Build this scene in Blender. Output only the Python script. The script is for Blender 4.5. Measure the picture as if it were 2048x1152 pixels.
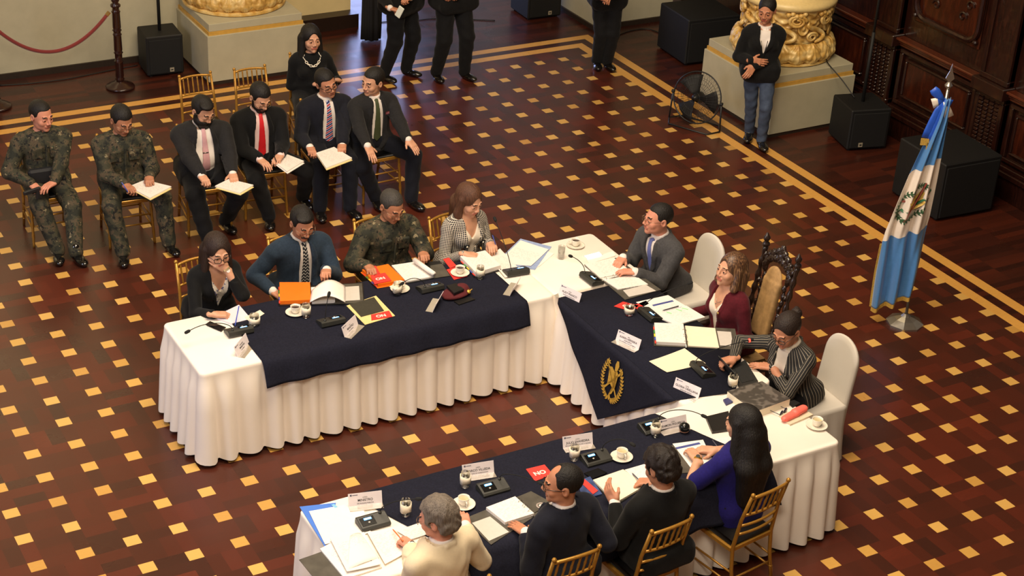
import bpy, math, random
import numpy as np
from mathutils import Vector, Matrix
for _o in list(bpy.data.objects): bpy.data.objects.remove(_o)
SC = bpy.context.scene; COL = SC.collection
random.seed(7)
# ---------------------------------------------------------------- camera
CAMR = np.array([[0.8719353850973366,-0.48688923087654523,0.051648437260209235],[-0.19233159854438364,-0.43760756203397433,-0.8783553824335449],[0.45026352330200764,0.7559355121338481,-0.4752097022120665]])
CAMP = np.array([-9.26674276,-14.67765526,7.253994]); FPX = 3399.1186
cam = bpy.data.cameras.new('camera'); camo = bpy.data.objects.new('camera', cam); COL.objects.link(camo)
cam.sensor_width = 36; cam.lens = FPX/2048*36; cam.clip_end = 200
_m = Matrix.Identity(4)
for _i in range(3):
    _m[_i][0] = CAMR[0][_i]; _m[_i][1] = -CAMR[1][_i]; _m[_i][2] = -CAMR[2][_i]; _m[_i][3] = CAMP[_i]
camo.matrix_world = _m; SC.camera = camo
SC.view_settings.view_transform = 'Standard'; SC.view_settings.look = 'None'
SC.view_settings.gamma = 1; SC.view_settings.use_curve_mapping = False
SC.view_settings.exposure = 0.08
# ---------------------------------------------------------------- light
wd = bpy.data.worlds.new('world'); SC.world = wd; wd.use_nodes = True
wd.node_tree.nodes['Background'].inputs[0].default_value = (0.62,0.46,0.31,1)
wd.node_tree.nodes['Background'].inputs[1].default_value = 0.26
def area(name, loc, tgt, sx, sy, e, col):
    l = bpy.data.lights.new(name,'AREA'); l.shape='RECTANGLE'; l.size=sx; l.size_y=sy; l.energy=e; l.color=col
    o = bpy.data.objects.new(name,l); COL.objects.link(o); o.location=loc
    o.rotation_euler = (Vector(tgt)-Vector(loc)).to_track_quat('-Z','Y').to_euler(); return o
area('ceiling_light_panel',(-4.4,-5.8,8.6),(-4.2,-5.2,0),5,4,860,(1,0.83,0.62))
area('chandelier_light',(-7.8,-11.0,7.6),(-4.5,-4.8,0.5),3,2,360,(1,0.85,0.67))
area('window_daylight',(-13.5,-5.0,4.6),(-4,-4.2,0.6),3.0,4.0,290,(0.76,0.80,1))
area('doorway_daylight',(0.35,6.9,1.5),(0.1,2.0,0.2),1.9,2.8,110,(0.46,0.55,1))
area('added_wall_fill',(-6.6,1.2,3.4),(-6.6,3.42,5.6),4.5,.5,260,(1,0.84,0.62))  # added lamp, brightens the unseen upper wall for a hazy floor reflection
area('column_spot',(-2.6,0.0,5.8),(-2.6,3.6,0.9),1.2,1.2,48,(1,0.82,0.52))
area('column_spot',(0.6,-3.4,4.2),(2.4,-0.6,1.1),1.0,1.0,26,(1,0.80,0.50))

def at(u,v,z=0.0):
    d = CAMR.T@np.array([(u-1024)/FPX,(v-576)/FPX,1.0]); t=(z-CAMP[2])/d[2]; return CAMP+d*t
# ---------------------------------------------------------------- materials
def nt(m):
    m.use_nodes=True; return m.node_tree, m.node_tree.nodes['Principled BSDF']
class E:
    """tiny expression wrapper over math nodes"""
    T=None
    def __init__(s,k): s.k=k
    @staticmethod
    def m(op,*a):
        n=E.T.nodes.new('ShaderNodeMath'); n.operation=op
        for i,x in enumerate(a):
            if isinstance(x,E): E.T.links.new(x.k,n.inputs[i])
            else: n.inputs[i].default_value=x
        return E(n.outputs[0])
    def __add__(s,o): return E.m('ADD',s,o)
    def __sub__(s,o): return E.m('SUBTRACT',s,o)
    def __mul__(s,o): return E.m('MULTIPLY',s,o)
    def __truediv__(s,o): return E.m('DIVIDE',s,o)
    def floor(s): return E.m('FLOOR',s)
    def abs(s): return E.m('ABSOLUTE',s)
    def lt(s,o): return E.m('LESS_THAN',s,o)
    def gt(s,o): return E.m('GREATER_THAN',s,o)
    def mn(s,o): return E.m('MINIMUM',s,o)
    def mx(s,o): return E.m('MAXIMUM',s,o)
def xyz(t,mode='pos'):
    if mode=='pos': o=t.nodes.new('ShaderNodeNewGeometry').outputs['Position']
    elif mode=='obj': o=t.nodes.new('ShaderNodeTexCoord').outputs['Object']
    else:
        a=t.nodes.new('ShaderNodeAttribute'); a.attribute_name=mode; o=a.outputs['Vector']
    s=t.nodes.new('ShaderNodeSeparateXYZ'); t.links.new(o,s.inputs[0]); return E(s.outputs[0]),E(s.outputs[1]),E(s.outputs[2]),o
def comb(t,*a):
    c=t.nodes.new('ShaderNodeCombineXYZ')
    for i,x in enumerate(a):
        if isinstance(x,E): t.links.new(x.k,c.inputs[i])
        else: c.inputs[i].default_value=x
    return c.outputs[0]
def noise(t,vec,scale,detail=3,rough=.55,out=0):
    n=t.nodes.new('ShaderNodeTexNoise'); n.inputs['Scale'].default_value=scale; n.inputs['Detail'].default_value=detail; n.inputs['Roughness'].default_value=rough
    if vec is not None: t.links.new(vec,n.inputs['Vector'])
    return E(n.outputs[out])
def wnoise(t,vec):
    n=t.nodes.new('ShaderNodeTexWhiteNoise'); n.noise_dimensions='3D'; t.links.new(vec,n.inputs['Vector']); return E(n.outputs['Value'])
def ramp(t,fac,stops,const=False):
    r=t.nodes.new('ShaderNodeValToRGB'); e=r.color_ramp.elements
    if const: r.color_ramp.interpolation='CONSTANT'
    while len(e)<len(stops): e.new(.5)
    for q,(p,c) in zip(e,stops): q.position=p; q.color=(*c,1)
    t.links.new(fac.k,r.inputs[0]); return r.outputs[0]
def mix(t,fac,a,b):
    m=t.nodes.new('ShaderNodeMix'); m.data_type='RGBA'
    if isinstance(fac,E): t.links.new(fac.k,m.inputs[0])
    else: m.inputs[0].default_value=fac
    for i,x in ((6,a),(7,b)):
        if isinstance(x,tuple): m.inputs[i].default_value=(*x,1)
        else: t.links.new(x,m.inputs[i])
    return m.outputs[2]
def bump(t,bs,h,strength=.3,dist=.01):
    b=t.nodes.new('ShaderNodeBump'); b.inputs['Strength'].default_value=strength; b.inputs['Distance'].default_value=dist
    t.links.new(h.k,b.inputs['Height']); t.links.new(b.outputs[0],bs.inputs['Normal'])
MATS={}
def mat(name,col,rough=.6,metal=0,var=.12,nsc=30,bmp=0,bsc=200,spec=None,sheen=0,emit=None,es=1,trans=0,ior=1.45,coat=0,alpha=None):
    if name in MATS: return MATS[name]
    m=bpy.data.materials.new(name); MATS[name]=m; t,b=nt(m); E.T=t
    b.inputs['Roughness'].default_value=rough; b.inputs['Metallic'].default_value=metal
    if var:
        _,_,_,v=xyz(t,'obj'); n=noise(t,v,nsc); c=tuple(max(0,x*(1-var)) for x in col); d=tuple(min(1,x*(1+var)) for x in col)
        t.links.new(ramp(t,n,[(.3,c),(.7,d)]),b.inputs['Base Color'])
        if bmp: bump(t,b,noise(t,v,bsc),bmp,.004)
    else: b.inputs['Base Color'].default_value=(*col,1)
    if spec is not None: b.inputs['Specular IOR Level'].default_value=spec
    if sheen: b.inputs['Sheen Weight'].default_value=sheen
    if emit: b.inputs['Emission Color'].default_value=(*emit,1); b.inputs['Emission Strength'].default_value=es
    if trans: b.inputs['Transmission Weight'].default_value=trans; b.inputs['IOR'].default_value=ior
    if coat: b.inputs['Coat Weight'].default_value=coat; b.inputs['Coat Roughness'].default_value=.08
    return m
def S(r,g,b):  # sRGB 0-255 to linear
    f=lambda c:(c/255/12.92) if c<=10 else ((c/255+.055)/1.055)**2.4
    return (f(r),f(g),f(b))
# ---------------------------------------------------------------- mesh building
def link_mesh(name,verts,faces,mats,parent=None,base=None,smooth=True,midx=None,attr=None):
    me=bpy.data.meshes.new(name)
    v=np.asarray(verts,dtype=np.float32).reshape(-1,3)
    b=np.array(base if base is not None else (parent['_b'] if parent is not None and '_b' in parent else (0,0,0)),dtype=np.float32)
    v=v-b
    if isinstance(faces,np.ndarray):
        n=faces.shape[0]; me.vertices.add(len(v)); me.vertices.foreach_set('co',v.ravel())
        me.loops.add(n*4); me.loops.foreach_set('vertex_index',faces.astype(np.int32).ravel())
        me.polygons.add(n); me.polygons.foreach_set('loop_start',np.arange(0,n*4,4,dtype=np.int32)); me.polygons.foreach_set('loop_total',np.full(n,4,dtype=np.int32))
        me.update(calc_edges=True)
    else:
        me.from_pydata([tuple(map(float,x)) for x in v],[],[tuple(f) for f in faces]); me.update()
    if not isinstance(mats,(list,tuple)): mats=[mats]
    for m in mats: me.materials.append(m)
    n=len(me.polygons)
    if midx is not None: me.polygons.foreach_set('material_index',np.asarray(midx,dtype=np.int32))
    me.polygons.foreach_set('use_smooth',np.full(n,bool(smooth)))
    if attr is not None:
        a=me.attributes.new('pat','FLOAT_VECTOR','POINT'); a.data.foreach_set('vector',np.asarray(attr,dtype=np.float32).ravel())
    me.validate()
    o=bpy.data.objects.new(name,me); COL.objects.link(o)
    o['_b']=[float(x) for x in b]
    if parent is not None: o.parent=parent
    else: o.location=[float(x) for x in b]
    return o
def tag(o,label=None,cat=None,group=None,kind=None):
    if label: o['label']=label
    if cat: o['category']=cat
    if group: o['group']=group
    if kind: o['kind']=kind
    return o
def empty(name,loc,label=None,cat=None,group=None,rz=0):
    o=bpy.data.objects.new(name,None); o.empty_display_size=.05; COL.objects.link(o); o.location=[float(x) for x in loc]; o.rotation_euler=(0,0,rz)
    o['_b']=[0.0,0.0,0.0] if False else [float(x) for x in loc]
    return tag(o,label,cat,group)
class MB:
    def __init__(s): s.v=[];s.f=[];s.mi=[];s.cur=0
    def add(s,vs,fs):
        n=len(s.v); s.v+= [tuple(map(float,x)) for x in vs]; s.f+=[tuple(i+n for i in f) for f in fs]; s.mi+=[s.cur]*len(fs); return s
    def box(s,c,h,M=None,bev=0):
        """c centre, h half sizes, M rows = axes"""
        c=np.array(c,float); M=np.eye(3) if M is None else np.asarray(M)
        if bev<=0:
            P=[c+(M.T@np.array([sx*h[0],sy*h[1],sz*h[2]])) for sx in(-1,1) for sy in(-1,1) for sz in(-1,1)]
            return s.add(P,[(0,1,3,2),(4,6,7,5),(0,4,5,1),(2,3,7,6),(0,2,6,4),(1,5,7,3)])
        vs=[];idx={}
        for a in range(3):
            for sg in(-1,1):
                o=[x for x in range(3) if x!=a]
                for s1 in(-1,1):
                    for s2 in(-1,1):
                        p=[0,0,0];p[a]=sg*h[a];p[o[0]]=s1*(h[o[0]]-bev);p[o[1]]=s2*(h[o[1]]-bev)
                        idx[(a,sg,s1,s2)]=len(vs);vs.append(c+M.T@np.array(p))
        fs=[]
        for a in range(3):
            for sg in(-1,1): fs.append((idx[(a,sg,-1,-1)],idx[(a,sg,1,-1)],idx[(a,sg,1,1)],idx[(a,sg,-1,1)]))
        def key(a,sg): # helper: vertex on face a for corner signs
            o=[x for x in range(3) if x!=a]; return idx[(a,sg[a],sg[o[0]],sg[o[1]])]
        for e in range(3):
            o=[x for x in range(3) if x!=e]
            for s1 in(-1,1):
                for s2 in(-1,1):
                    A={e:-1,o[0]:s1,o[1]:s2};B={e:1,o[0]:s1,o[1]:s2}
                    fs.append((key(o[0],A),key(o[0],B),key(o[1],B),key(o[1],A)))
        for a in(-1,1):
            for b in(-1,1):
                for d in(-1,1):
                    A={0:a,1:b,2:d}; fs.append((key(0,A),key(1,A),key(2,A)))
        return s.add(vs,fs)
    def tube(s,pts,r,n=8,cap=True,closed=False):
        pts=[np.array(p,float) for p in pts]; m=len(pts); rs=r if hasattr(r,'__len__') else [r]*m
        vs=[];prev=None
        for i,p in enumerate(pts):
            if closed: t=pts[(i+1)%m]-pts[i-1]
            else: t=pts[min(i+1,m-1)]-pts[max(i-1,0)]
            t=t/(np.linalg.norm(t)+1e-9)
            if prev is None:
                a=np.array([0,0,1.]) if abs(t[2])<.9 else np.array([1.,0,0]); x=np.cross(t,a)
            else: x=prev-t*np.dot(prev,t)
            x/=np.linalg.norm(x)+1e-9; prev=x; y=np.cross(t,x)
            for k in range(n):
                q=2*math.pi*k/n; vs.append(p+rs[i]*(math.cos(q)*x+math.sin(q)*y))
        fs=[]
        for i in range(m if closed else m-1):
            j=(i+1)%m
            for k in range(n): fs.append((i*n+k,i*n+(k+1)%n,j*n+(k+1)%n,j*n+k))
        if cap and not closed: fs.append(tuple(range(n))[::-1]); fs.append(tuple((m-1)*n+k for k in range(n)))
        return s.add(vs,fs)
    def lathe(s,c,prof,n=32,M=None,cap=True,sy=1.0):
        """prof list of (r,z)"""
        c=np.array(c,float);M=np.eye(3) if M is None else np.asarray(M);vs=[];fs=[]
        for r,z in prof:
            for k in range(n):
                q=2*math.pi*k/n; vs.append(c+M.T@np.array([r*math.cos(q),r*math.sin(q)*sy,z]))
        for i in range(len(prof)-1):
            for k in range(n): fs.append((i*n+k,i*n+(k+1)%n,(i+1)*n+(k+1)%n,(i+1)*n+k))
        if cap:
            if prof[0][0]>1e-5: fs.append(tuple(range(n))[::-1])
            if prof[-1][0]>1e-5: fs.append(tuple((len(prof)-1)*n+k for k in range(n)))
        return s.add(vs,fs)
    def prism(s,poly,z0,z1):
        """poly: list of (x,y) world, extruded in z"""
        n=len(poly); P=[np.array([p[0],p[1],z0]) for p in poly]+[np.array([p[0],p[1],z1]) for p in poly]
        a=sum(poly[i][0]*poly[(i+1)%n][1]-poly[(i+1)%n][0]*poly[i][1] for i in range(n))
        fs=[tuple(range(n)),tuple(range(n,2*n))]+[(i,(i+1)%n,n+(i+1)%n,n+i) for i in range(n)]
        fs[0]=fs[0][::-1]
        if a<0: fs=[f[::-1] for f in fs]
        return s.add(P,fs)
    def build(s,name,m,parent=None,base=None,smooth=False):
        return link_mesh(name,s.v,s.f,m,parent,base,smooth,s.mi if isinstance(m,(list,tuple)) else None)
def rot(a):
    c,q=math.cos(a),math.sin(a); return np.array([[c,q,0],[-q,c,0],[0,0,1.]])   # rows = axes
def copy_tree(o,loc,rz,label=None,cat=None,parent=None):
    c=o.copy(); COL.objects.link(c)
    if parent is None: c.location=[float(x) for x in loc]; c.rotation_euler=(0,0,rz)
    else: c.parent=parent
    if label: c['label']=label
    for ch in KIDS.get(o.name,[]): copy_tree(ch,None,0,parent=c)
    return c
KIDS={}
def proto_done(root):
    for o in bpy.data.objects:
        if o.parent is not None: 
            L=KIDS.setdefault(o.parent.name,[])
            if o not in L: L.append(o)
# ---------------------------------------------------------------- room
LS=0.33
def floor_mat():
    m=bpy.data.materials.new('inlaid_parquet'); t,b=nt(m); E.T=t
    x,y,z,v=xyz(t,'pos')
    gx=x/LS+.5; gy=y/LS+.5; ix=gx.floor(); iy=gy.floor()
    fx=(gx-ix-.5); fy=(gy-iy-.5); w=.162
    ax=fx.abs().lt(w); ay=fy.abs().lt(w); sq=ax*ay
    # plank ids (three directions of strips around each square)
    hx=(fx+.5).gt(.5); hy=(fy+.5).gt(.5)
    cx=((x/LS)).floor(); cy=(y/LS).floor()          # centre blocks
    sub=((y/LS-cy).gt(.5))
    cen=E.m('SUBTRACT',1,ax.mx(ay))
    sp=wnoise(t,comb(t,cx,cy,17.0)).gt(.5)
    sub2=((x/LS-cx).gt(.5))
    subc=sub*sp+sub2*(E.m('SUBTRACT',1,sp))+sp*5
    idv=comb(t,(cx*cen+ix*ax*3+cx*ay*7),(cy*cen+iy*ay*3+cy*ax*11),(subc*cen+ax*23+ay*41))
    r=wnoise(t,idv); rn=noise(t,v,.8,2)
    gr=t.nodes.new('ShaderNodeMapping'); t.links.new(v,gr.inputs[0]); gr.inputs['Scale'].default_value=(3,28,1)
    g=noise(t,gr.outputs[0],6,4); rr=r*.72+g*.3+(rn-.5)*.3
    pl=ramp(t,rr,[(0,S(54,32,25)),(.3,S(68,34,24)),(.6,S(79,36,24)),(.85,S(89,38,25)),(1,S(108,47,29))])
    tan=ramp(t,wnoise(t,comb(t,ix,iy,3.0))*.6+g*.4,[(0,S(184,132,64)),(.5,S(210,164,84)),(1,S(224,180,104))])
    col=mix(t,sq,pl,tan)
    # outer field: long dark strips, weaker light also painted into the browns
    ou=(x/.5).floor(); ov=(y/.075).floor(); r2=wnoise(t,comb(t,ou,ov,9.0))
    dark=ramp(t,r2*.7+g*.3,[(0,S(40,20,15)),(.5,S(62,28,19)),(1,S(84,36,22))])
    e1=x.mx(y-.56)           # y border sits .56 further out
    col=mix(t,e1.gt(1.37),col,dark)
    st=ramp(t,g,[(.2,S(206,146,66)),(.8,S(228,176,92))])
    s1=e1.gt(1.37)*e1.lt(1.49); s2=e1.gt(1.60)*e1.lt(1.72)
    col=mix(t,s1.mx(s2),col,st)
    t.links.new(col,b.inputs['Base Color'])
    rg=noise(t,v,2.5,3)*.16+.20+r*.05; t.links.new(rg.k,b.inputs['Roughness'])
    b.inputs['Specular IOR Level'].default_value=.42
    h=((fx.abs()-w).abs().lt(.012)).mx((fy.abs()-w).abs().lt(.012)); bump(t,b,g*.4-h*.6,.12,.002)
    return m
def struct(name,mb,m,smooth=False):
    o=mb.build(name,m,smooth=smooth); o['kind']='structure'; return o
floor_m=floor_mat()
def gridbox(name,x0,x1,y0,y1,z0,z1,m):
    mb=MB(); mb.box(((x0+x1)/2,(y0+y1)/2,(z0+z1)/2),((x1-x0)/2,(y1-y0)/2,(z1-z0)/2)); return struct(name,mb,m)
gridbox('floor',-16,4.2,-17,8,-.1,0,floor_m)
plaster=mat('grey_cream_plaster',S(180,173,146),.75,var=.05,nsc=6,bmp=.1,bsc=60)
cream=mat('warm_cream_plaster',S(226,204,150),.7,var=.04,nsc=5)
base_dk=mat('dark_baseboard',S(46,36,28),.45,var=.15)
goldline=mat('ochre_gilt_band',S(204,158,72),.45,var=.12,nsc=12)
ceilm=mat('ceiling_paint',S(190,170,135),.8,var=.03)
WT=7.5
def wallb(name,x0,x1,y0,y1,z0=0,z1=WT,m=None): return gridbox(name,x0,x1,y0,y1,z0,z1,m or plaster)
wallb('wall_back_left',-16,-3.15,3.42,3.7)
gridbox('baseboard_back_left',-16,-3.15,3.395,3.42,0,.07,base_dk)
wallb('wall_behind_left_column',-3.15,-.86,3.74,4.0,m=cream)
wallb('wall_added_dark_block',-3.75,-.86,3.40,3.74,3.0,WT,m=mat('added_block_dark_brown',S(52,30,20),.4))  # unseen dark block, added so the floor reflection turns dark here
gridbox('baseboard_behind_left_column',-2.03,-.83,3.56,3.74,0,.17,mat('dark_stained_plinth',S(40,27,20),.35))
wallb('wall_over_doorway',-.86,2.0,3.74,4.0,3.4,WT)
wallb('wall_passage_end',-1.4,2.2,7.9,8.0)
wallb('wall_pier',1.88,3.05,2.40,3.9)
gridbox('baseboard_pier',1.86,3.05,2.375,2.40,0,.06,base_dk)
gridbox('baseboard_pier_side',1.855,1.88,2.375,3.9,0,.06,base_dk)
wallb('wall_passage_left',-1.06,-.86,4.0,7.9)
wallb('wall_passage_right',2.0,2.2,3.9,8)
wallb('wall_far_left',-16.1,-16,-17,3.7,0,WT)
gridbox('ceiling',-16,4.4,-17,8,WT+2.2,WT+2.4,ceilm)
# ---- plinths
def plinth(name,x0,x1,y0,y1,sub):
    b=MB(); b.box(((x0+x1)/2,(y0+y1)/2,.31),((x1-x0)/2,(y1-y0)/2,.27),bev=.004); p=struct(name,b,plaster)
    b=MB(); b.box(((x0+x1)/2,(y0+y1)/2,.025),((x1-x0)/2-.01,(y1-y0)/2-.01,.025)); b.build('baseboard',base_dk,p)
    b=MB(); b.box(((x0+x1)/2,(y0+y1)/2,.60),((x1-x0)/2-.02,(y1-y0)/2-.02,.022)); b.build('gilt_band',goldline,p)
    b=MB(); b.box(((x0+x1)/2,(y0+y1)/2,.665),((x1-x0)/2-.03,(y1-y0)/2-.03,.043),bev=.004); b.build('upper_slab',plaster,p)
    return p
plinth('pillar_base_left',-3.20,-2.03,2.40,3.74,0)
plinth('pillar_base_right',1.86,2.98,-1.27,0.05,0)
# ---- panelled wooden wall on the right (plane x = WX)
WX=3.25
wood=bpy.data.materials.new('dark_mahogany'); t,b=nt(wood); E.T=t; x,y,z,v=xyz(t,'pos')
gm=t.nodes.new('ShaderNodeMapping'); t.links.new(v,gm.inputs[0]); gm.inputs['Scale'].default_value=(9,9,1.2)
t.links.new(ramp(t,noise(t,gm.outputs[0],5,5),[(.25,S(20,9,7)),(.55,S(40,17,11)),(.8,S(62,28,16))]),b.inputs['Base Color'])
b.inputs['Roughness'].default_value=.28; b.inputs['Coat Weight'].default_value=.3
wood2=bpy.data.materials.new('red_mahogany_panel'); t,b=nt(wood2); E.T=t; x,y,z,v=xyz(t,'pos')
gm=t.nodes.new('ShaderNodeMapping'); t.links.new(v,gm.inputs[0]); gm.inputs['Scale'].default_value=(5,5,1)
t.links.new(ramp(t,noise(t,gm.outputs[0],4,5),[(.25,S(36,14,8)),(.6,S(64,26,13)),(.85,S(90,42,20))]),b.inputs['Base Color'])
b.inputs['Roughness'].default_value=.22
gridbox('wall_right',WX,WX+.3,-9,2.4,0,WT,wood)
def pbox(mb,y0,y1,z0,z1,d,bev=.008): mb.box((WX-d/2,(y0+y1)/2,(z0+z1)/2),(d/2,abs(y1-y0)/2,(z1-z0)/2),bev=min(bev,d*.4))
def pframe(mb,y0,y1,z0,z1,w,d,bev=.008):
    pbox(mb,y0,y1,z0,z0+w,d,bev);pbox(mb,y0,y1,z1-w,z1,d,bev);pbox(mb,y0,y0+w,z0+w,z1-w,d,bev);pbox(mb,y1-w,y1,z0+w,z1-w,d,bev)
mb=MB(); pbox(mb,-9,2.4,0,.24,.07); pbox(mb,-9,2.4,.24,.30,.10); pbox(mb,-9,2.4,.30,.345,.07); struct('baseboard_right',mb,wood)
mb=MB(); pbox(mb,-9,2.4,1.06,1.10,.08); pbox(mb,-9,2.4,1.10,1.13,.12); pbox(mb,-9,2.4,1.02,1.06,.05); struct('trim_chair_rail',mb,mat('polished_mahogany_rail',S(84,38,22),.18,coat=.5))
PY=[(0.62,.16),(-1.25,.0),(-3.0,0),(-4.75,0),(-6.5,0)]
k=0
for k,yc in enumerate((.35,-1.42,-3.10,-4.80)):
    mb=MB()                                                    # pilaster with carved scale strip
    pbox(mb,yc-.22,yc+.22,0,.34,.12); pbox(mb,yc-.20,yc+.20,.34,1.02,.07); pframe(mb,yc-.20,yc+.20,.34,1.02,.055,.10)
    pbox(mb,yc-.23,yc+.23,1.02,1.15,.17)
    pbox(mb,yc-.20,yc+.20,1.15,WT-1,.07); pframe(mb,yc-.20,yc+.20,1.15,3.4,.055,.10)
    for i in range(14):
        for j in range(4): mb.box((WX-.085,yc-.115+j*.077,.42+i*.042),(.012,.028,.016),bev=.006)
    struct('trim_%d'%(k+1),mb,wood)
for k,(y1,y0) in enumerate(((.10,-1.17),(-1.67,-2.85),(-3.35,-4.55))):
    mb=MB(); pframe(mb,y0,y1,.38,1.0,.045,.05); struct('trim_lower_frame_%d'%(k+1),mb,wood)
    mb=MB(); pbox(mb,y0+.10,y1-.10,.48,.90,.022); struct('wall_right_lower_panel_%d'%(k+1),mb,wood2)
    mb=MB(); pframe(mb,y0+.09,y1-.09,.47,.91,.028,.045,.01); struct('trim_panel_frame_%d'%(k+1),mb,wood)
    # upper carved panel with rounded moulding
    mb=MB(); pbox(mb,y0+.10,y1-.10,1.35,3.3,.02); struct('wall_right_upper_panel_%d'%(k+1),mb,wood2)
    mb=MB(); yy0,yy1,za,zb,r=y0+.12,y1-.12,1.42,3.2,.16; P=[]
    for cx,cy,a0 in ((yy1-r,zb-r,0),(yy0+r,zb-r,90),(yy0+r,za+r,180),(yy1-r,za+r,270)):
        for a in range(0,91,10): q=math.radians(a0+a); P.append((WX-.045,cx+r*math.cos(q),cy+r*math.sin(q)))
    mb.tube(P,.032,8,closed=True); mb.tube([(WX-.03,p[1]*.985+.015*(yy0+yy1)/2,p[2]) for p in P],.016,6,closed=True)
    for cy in (yy0+.01,yy1-.01): mb.lathe((WX-.05,cy,za+.01),[(0,-.03),(.025,-.02),(.032,0),(.025,.02),(0,.03)],12)
    rnd=random.Random(k)
    for s_ in (-1,1):
        yc=(yy0+yy1)/2
        for i in range(11):   # carved foliage scrolls
            z_=1.62+i*.14; yb=yc+s_*(.20+.09*math.sin(i*1.1))
            mb.tube([(WX-.03,yb+s_*.06*math.cos(q)*(1-q/8),z_+.06*math.sin(q)*(1-q/8)) for q in np.linspace(0,6.3,14)],.012,5)
    struct('trim_carved_frame_%d'%(k+1),mb,wood)
# ---------------------------------------------------------------- signed distance modelling
def nrm(v): v=np.array(v,float); return v/(np.linalg.norm(v)+1e-9)
BIG=1.0
class SD:
    def __init__(s,h): s.h=h; s.ops=[]; s.lo=np.full(3,1e9); s.hi=-s.lo
    def u(s,p,k=.01): s.ops.append(('u',p,k)); s.lo=np.minimum(s.lo,p[1]); s.hi=np.maximum(s.hi,p[2]); return s
    def sub(s,p,k=.004): s.ops.append(('s',p,k)); return s
    def fn(s,f,lo=None,hi=None): s.ops.append(('f',(f,lo,hi),0)); return s
    def mesh(s):
        h=s.h; lo=s.lo-3*h; hi=s.hi+3*h; n=np.ceil((hi-lo)/h).astype(int)+1
        F=np.full(n,BIG,np.float32); ax=[(lo[i]+h*np.arange(n[i])).astype(np.float32) for i in range(3)]
        for op,p,k in s.ops:
            f,a,b=p
            if a is None: sl=(slice(None),)*3
            else:
                pad=k+2.5*h; i0=np.clip(np.floor((a-pad-lo)/h).astype(int),0,n); i1=np.clip(np.ceil((b+pad-lo)/h).astype(int)+1,0,n)
                if (i1<=i0).any(): continue
                sl=tuple(slice(i0[i],i1[i]) for i in range(3))
            P=np.stack(np.meshgrid(*[ax[i][sl[i]] for i in range(3)],indexing='ij'),-1)
            if op=='f': F[sl]=f(P,F[sl]); continue
            D=f(P); A=F[sl]
            if op=='u':
                if k>0: q=np.clip(.5+.5*(A-D)/k,0,1); R=A*(1-q)+D*q-k*q*(1-q)
                else: R=np.minimum(A,D)
            else:
                if k>0: q=np.clip(.5-.5*(A+D)/k,0,1); R=A*(1-q)-D*q+k*q*(1-q)
                else: R=np.maximum(A,-D)
            F[sl]=R
        return surf(F,lo,h)
CO=np.array([(0,0,0),(1,0,0),(0,1,0),(1,1,0),(0,0,1),(1,0,1),(0,1,1),(1,1,1)])
EDG=[(0,1),(2,3),(4,5),(6,7),(0,2),(1,3),(4,6),(5,7),(0,4),(1,5),(2,6),(3,7)]
def surf(F,lo,h):
    F[0]=F[-1]=BIG; F[:,0]=F[:,-1]=BIG; F[:,:,0]=F[:,:,-1]=BIG
    Ng=(F<0); n=F.shape
    c=np.zeros((n[0]-1,n[1]-1,n[2]-1),np.int8)
    for d in CO: c+=Ng[d[0]:n[0]-1+d[0],d[1]:n[1]-1+d[1],d[2]:n[2]-1+d[2]]
    act=np.argwhere((c>0)&(c<8)); 
    if len(act)==0: return np.zeros((0,3)),np.zeros((0,4),np.int32)
    V=np.stack([F[act[:,0]+d[0],act[:,1]+d[1],act[:,2]+d[2]] for d in CO],1)
    pos=np.zeros((len(act),3));cnt=np.zeros(len(act))
    for a,b in EDG:
        m=(V[:,a]<0)!=(V[:,b]<0); den=(V[:,a]-V[:,b]); t=np.where(m,V[:,a]/np.where(np.abs(den)<1e-9,1,den),0)
        pos+=m[:,None]*(CO[a]+t[:,None]*(CO[b]-CO[a])); cnt+=m
    verts=lo+h*(act+pos/cnt[:,None])
    idx=np.full(c.shape,-1,np.int32); idx[act[:,0],act[:,1],act[:,2]]=np.arange(len(act))
    Q=[]
    for a in range(3):
        b,d=(a+1)%3,(a+2)%3
        s0=[slice(1,n[i]-1) for i in range(3)]; s0[a]=slice(0,n[a]-1); s1=list(s0); s1[a]=slice(1,n[a])
        A=Ng[tuple(s0)];B=Ng[tuple(s1)]; e=np.argwhere(A!=B)
        if len(e)==0: continue
        fl=A[e[:,0],e[:,1],e[:,2]]
        g=e.copy(); g[:,b]+=1; g[:,d]+=1
        def I(db,dd): q=g.copy(); q[:,b]-=db; q[:,d]-=dd; return idx[q[:,0],q[:,1],q[:,2]]
        q=np.stack([I(0,0),I(1,0),I(1,1),I(0,1)],1)
        q[~fl]=q[~fl][:,::-1]; Q.append(q)
    q=np.concatenate(Q); q=q[(q>=0).all(1)]
    return verts,q
def cap(a,b,ra,rb=None,fl=None):
    """tapered capsule; fl=(axis,scale) flattens along a world axis"""
    a=np.array(a,float);b=np.array(b,float);rb=ra if rb is None else rb;m=max(ra,rb)
    lo=np.minimum(a,b)-m;hi=np.maximum(a,b)+m
    a_=a.astype(np.float32);ba=(b-a).astype(np.float32);L=float(ba@ba)+1e-9
    def f(P):
        pa=P-a_; t=np.clip((pa@ba)/L,0,1); d=pa-t[...,None]*ba
        if fl is not None:
            A=np.array(fl[0],np.float32); q=d@A; d=d+(q*(fl[1]-1))[...,None]*A
        return np.sqrt((d*d).sum(-1))-(ra+(rb-ra)*t)
    return f,lo,hi
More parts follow.
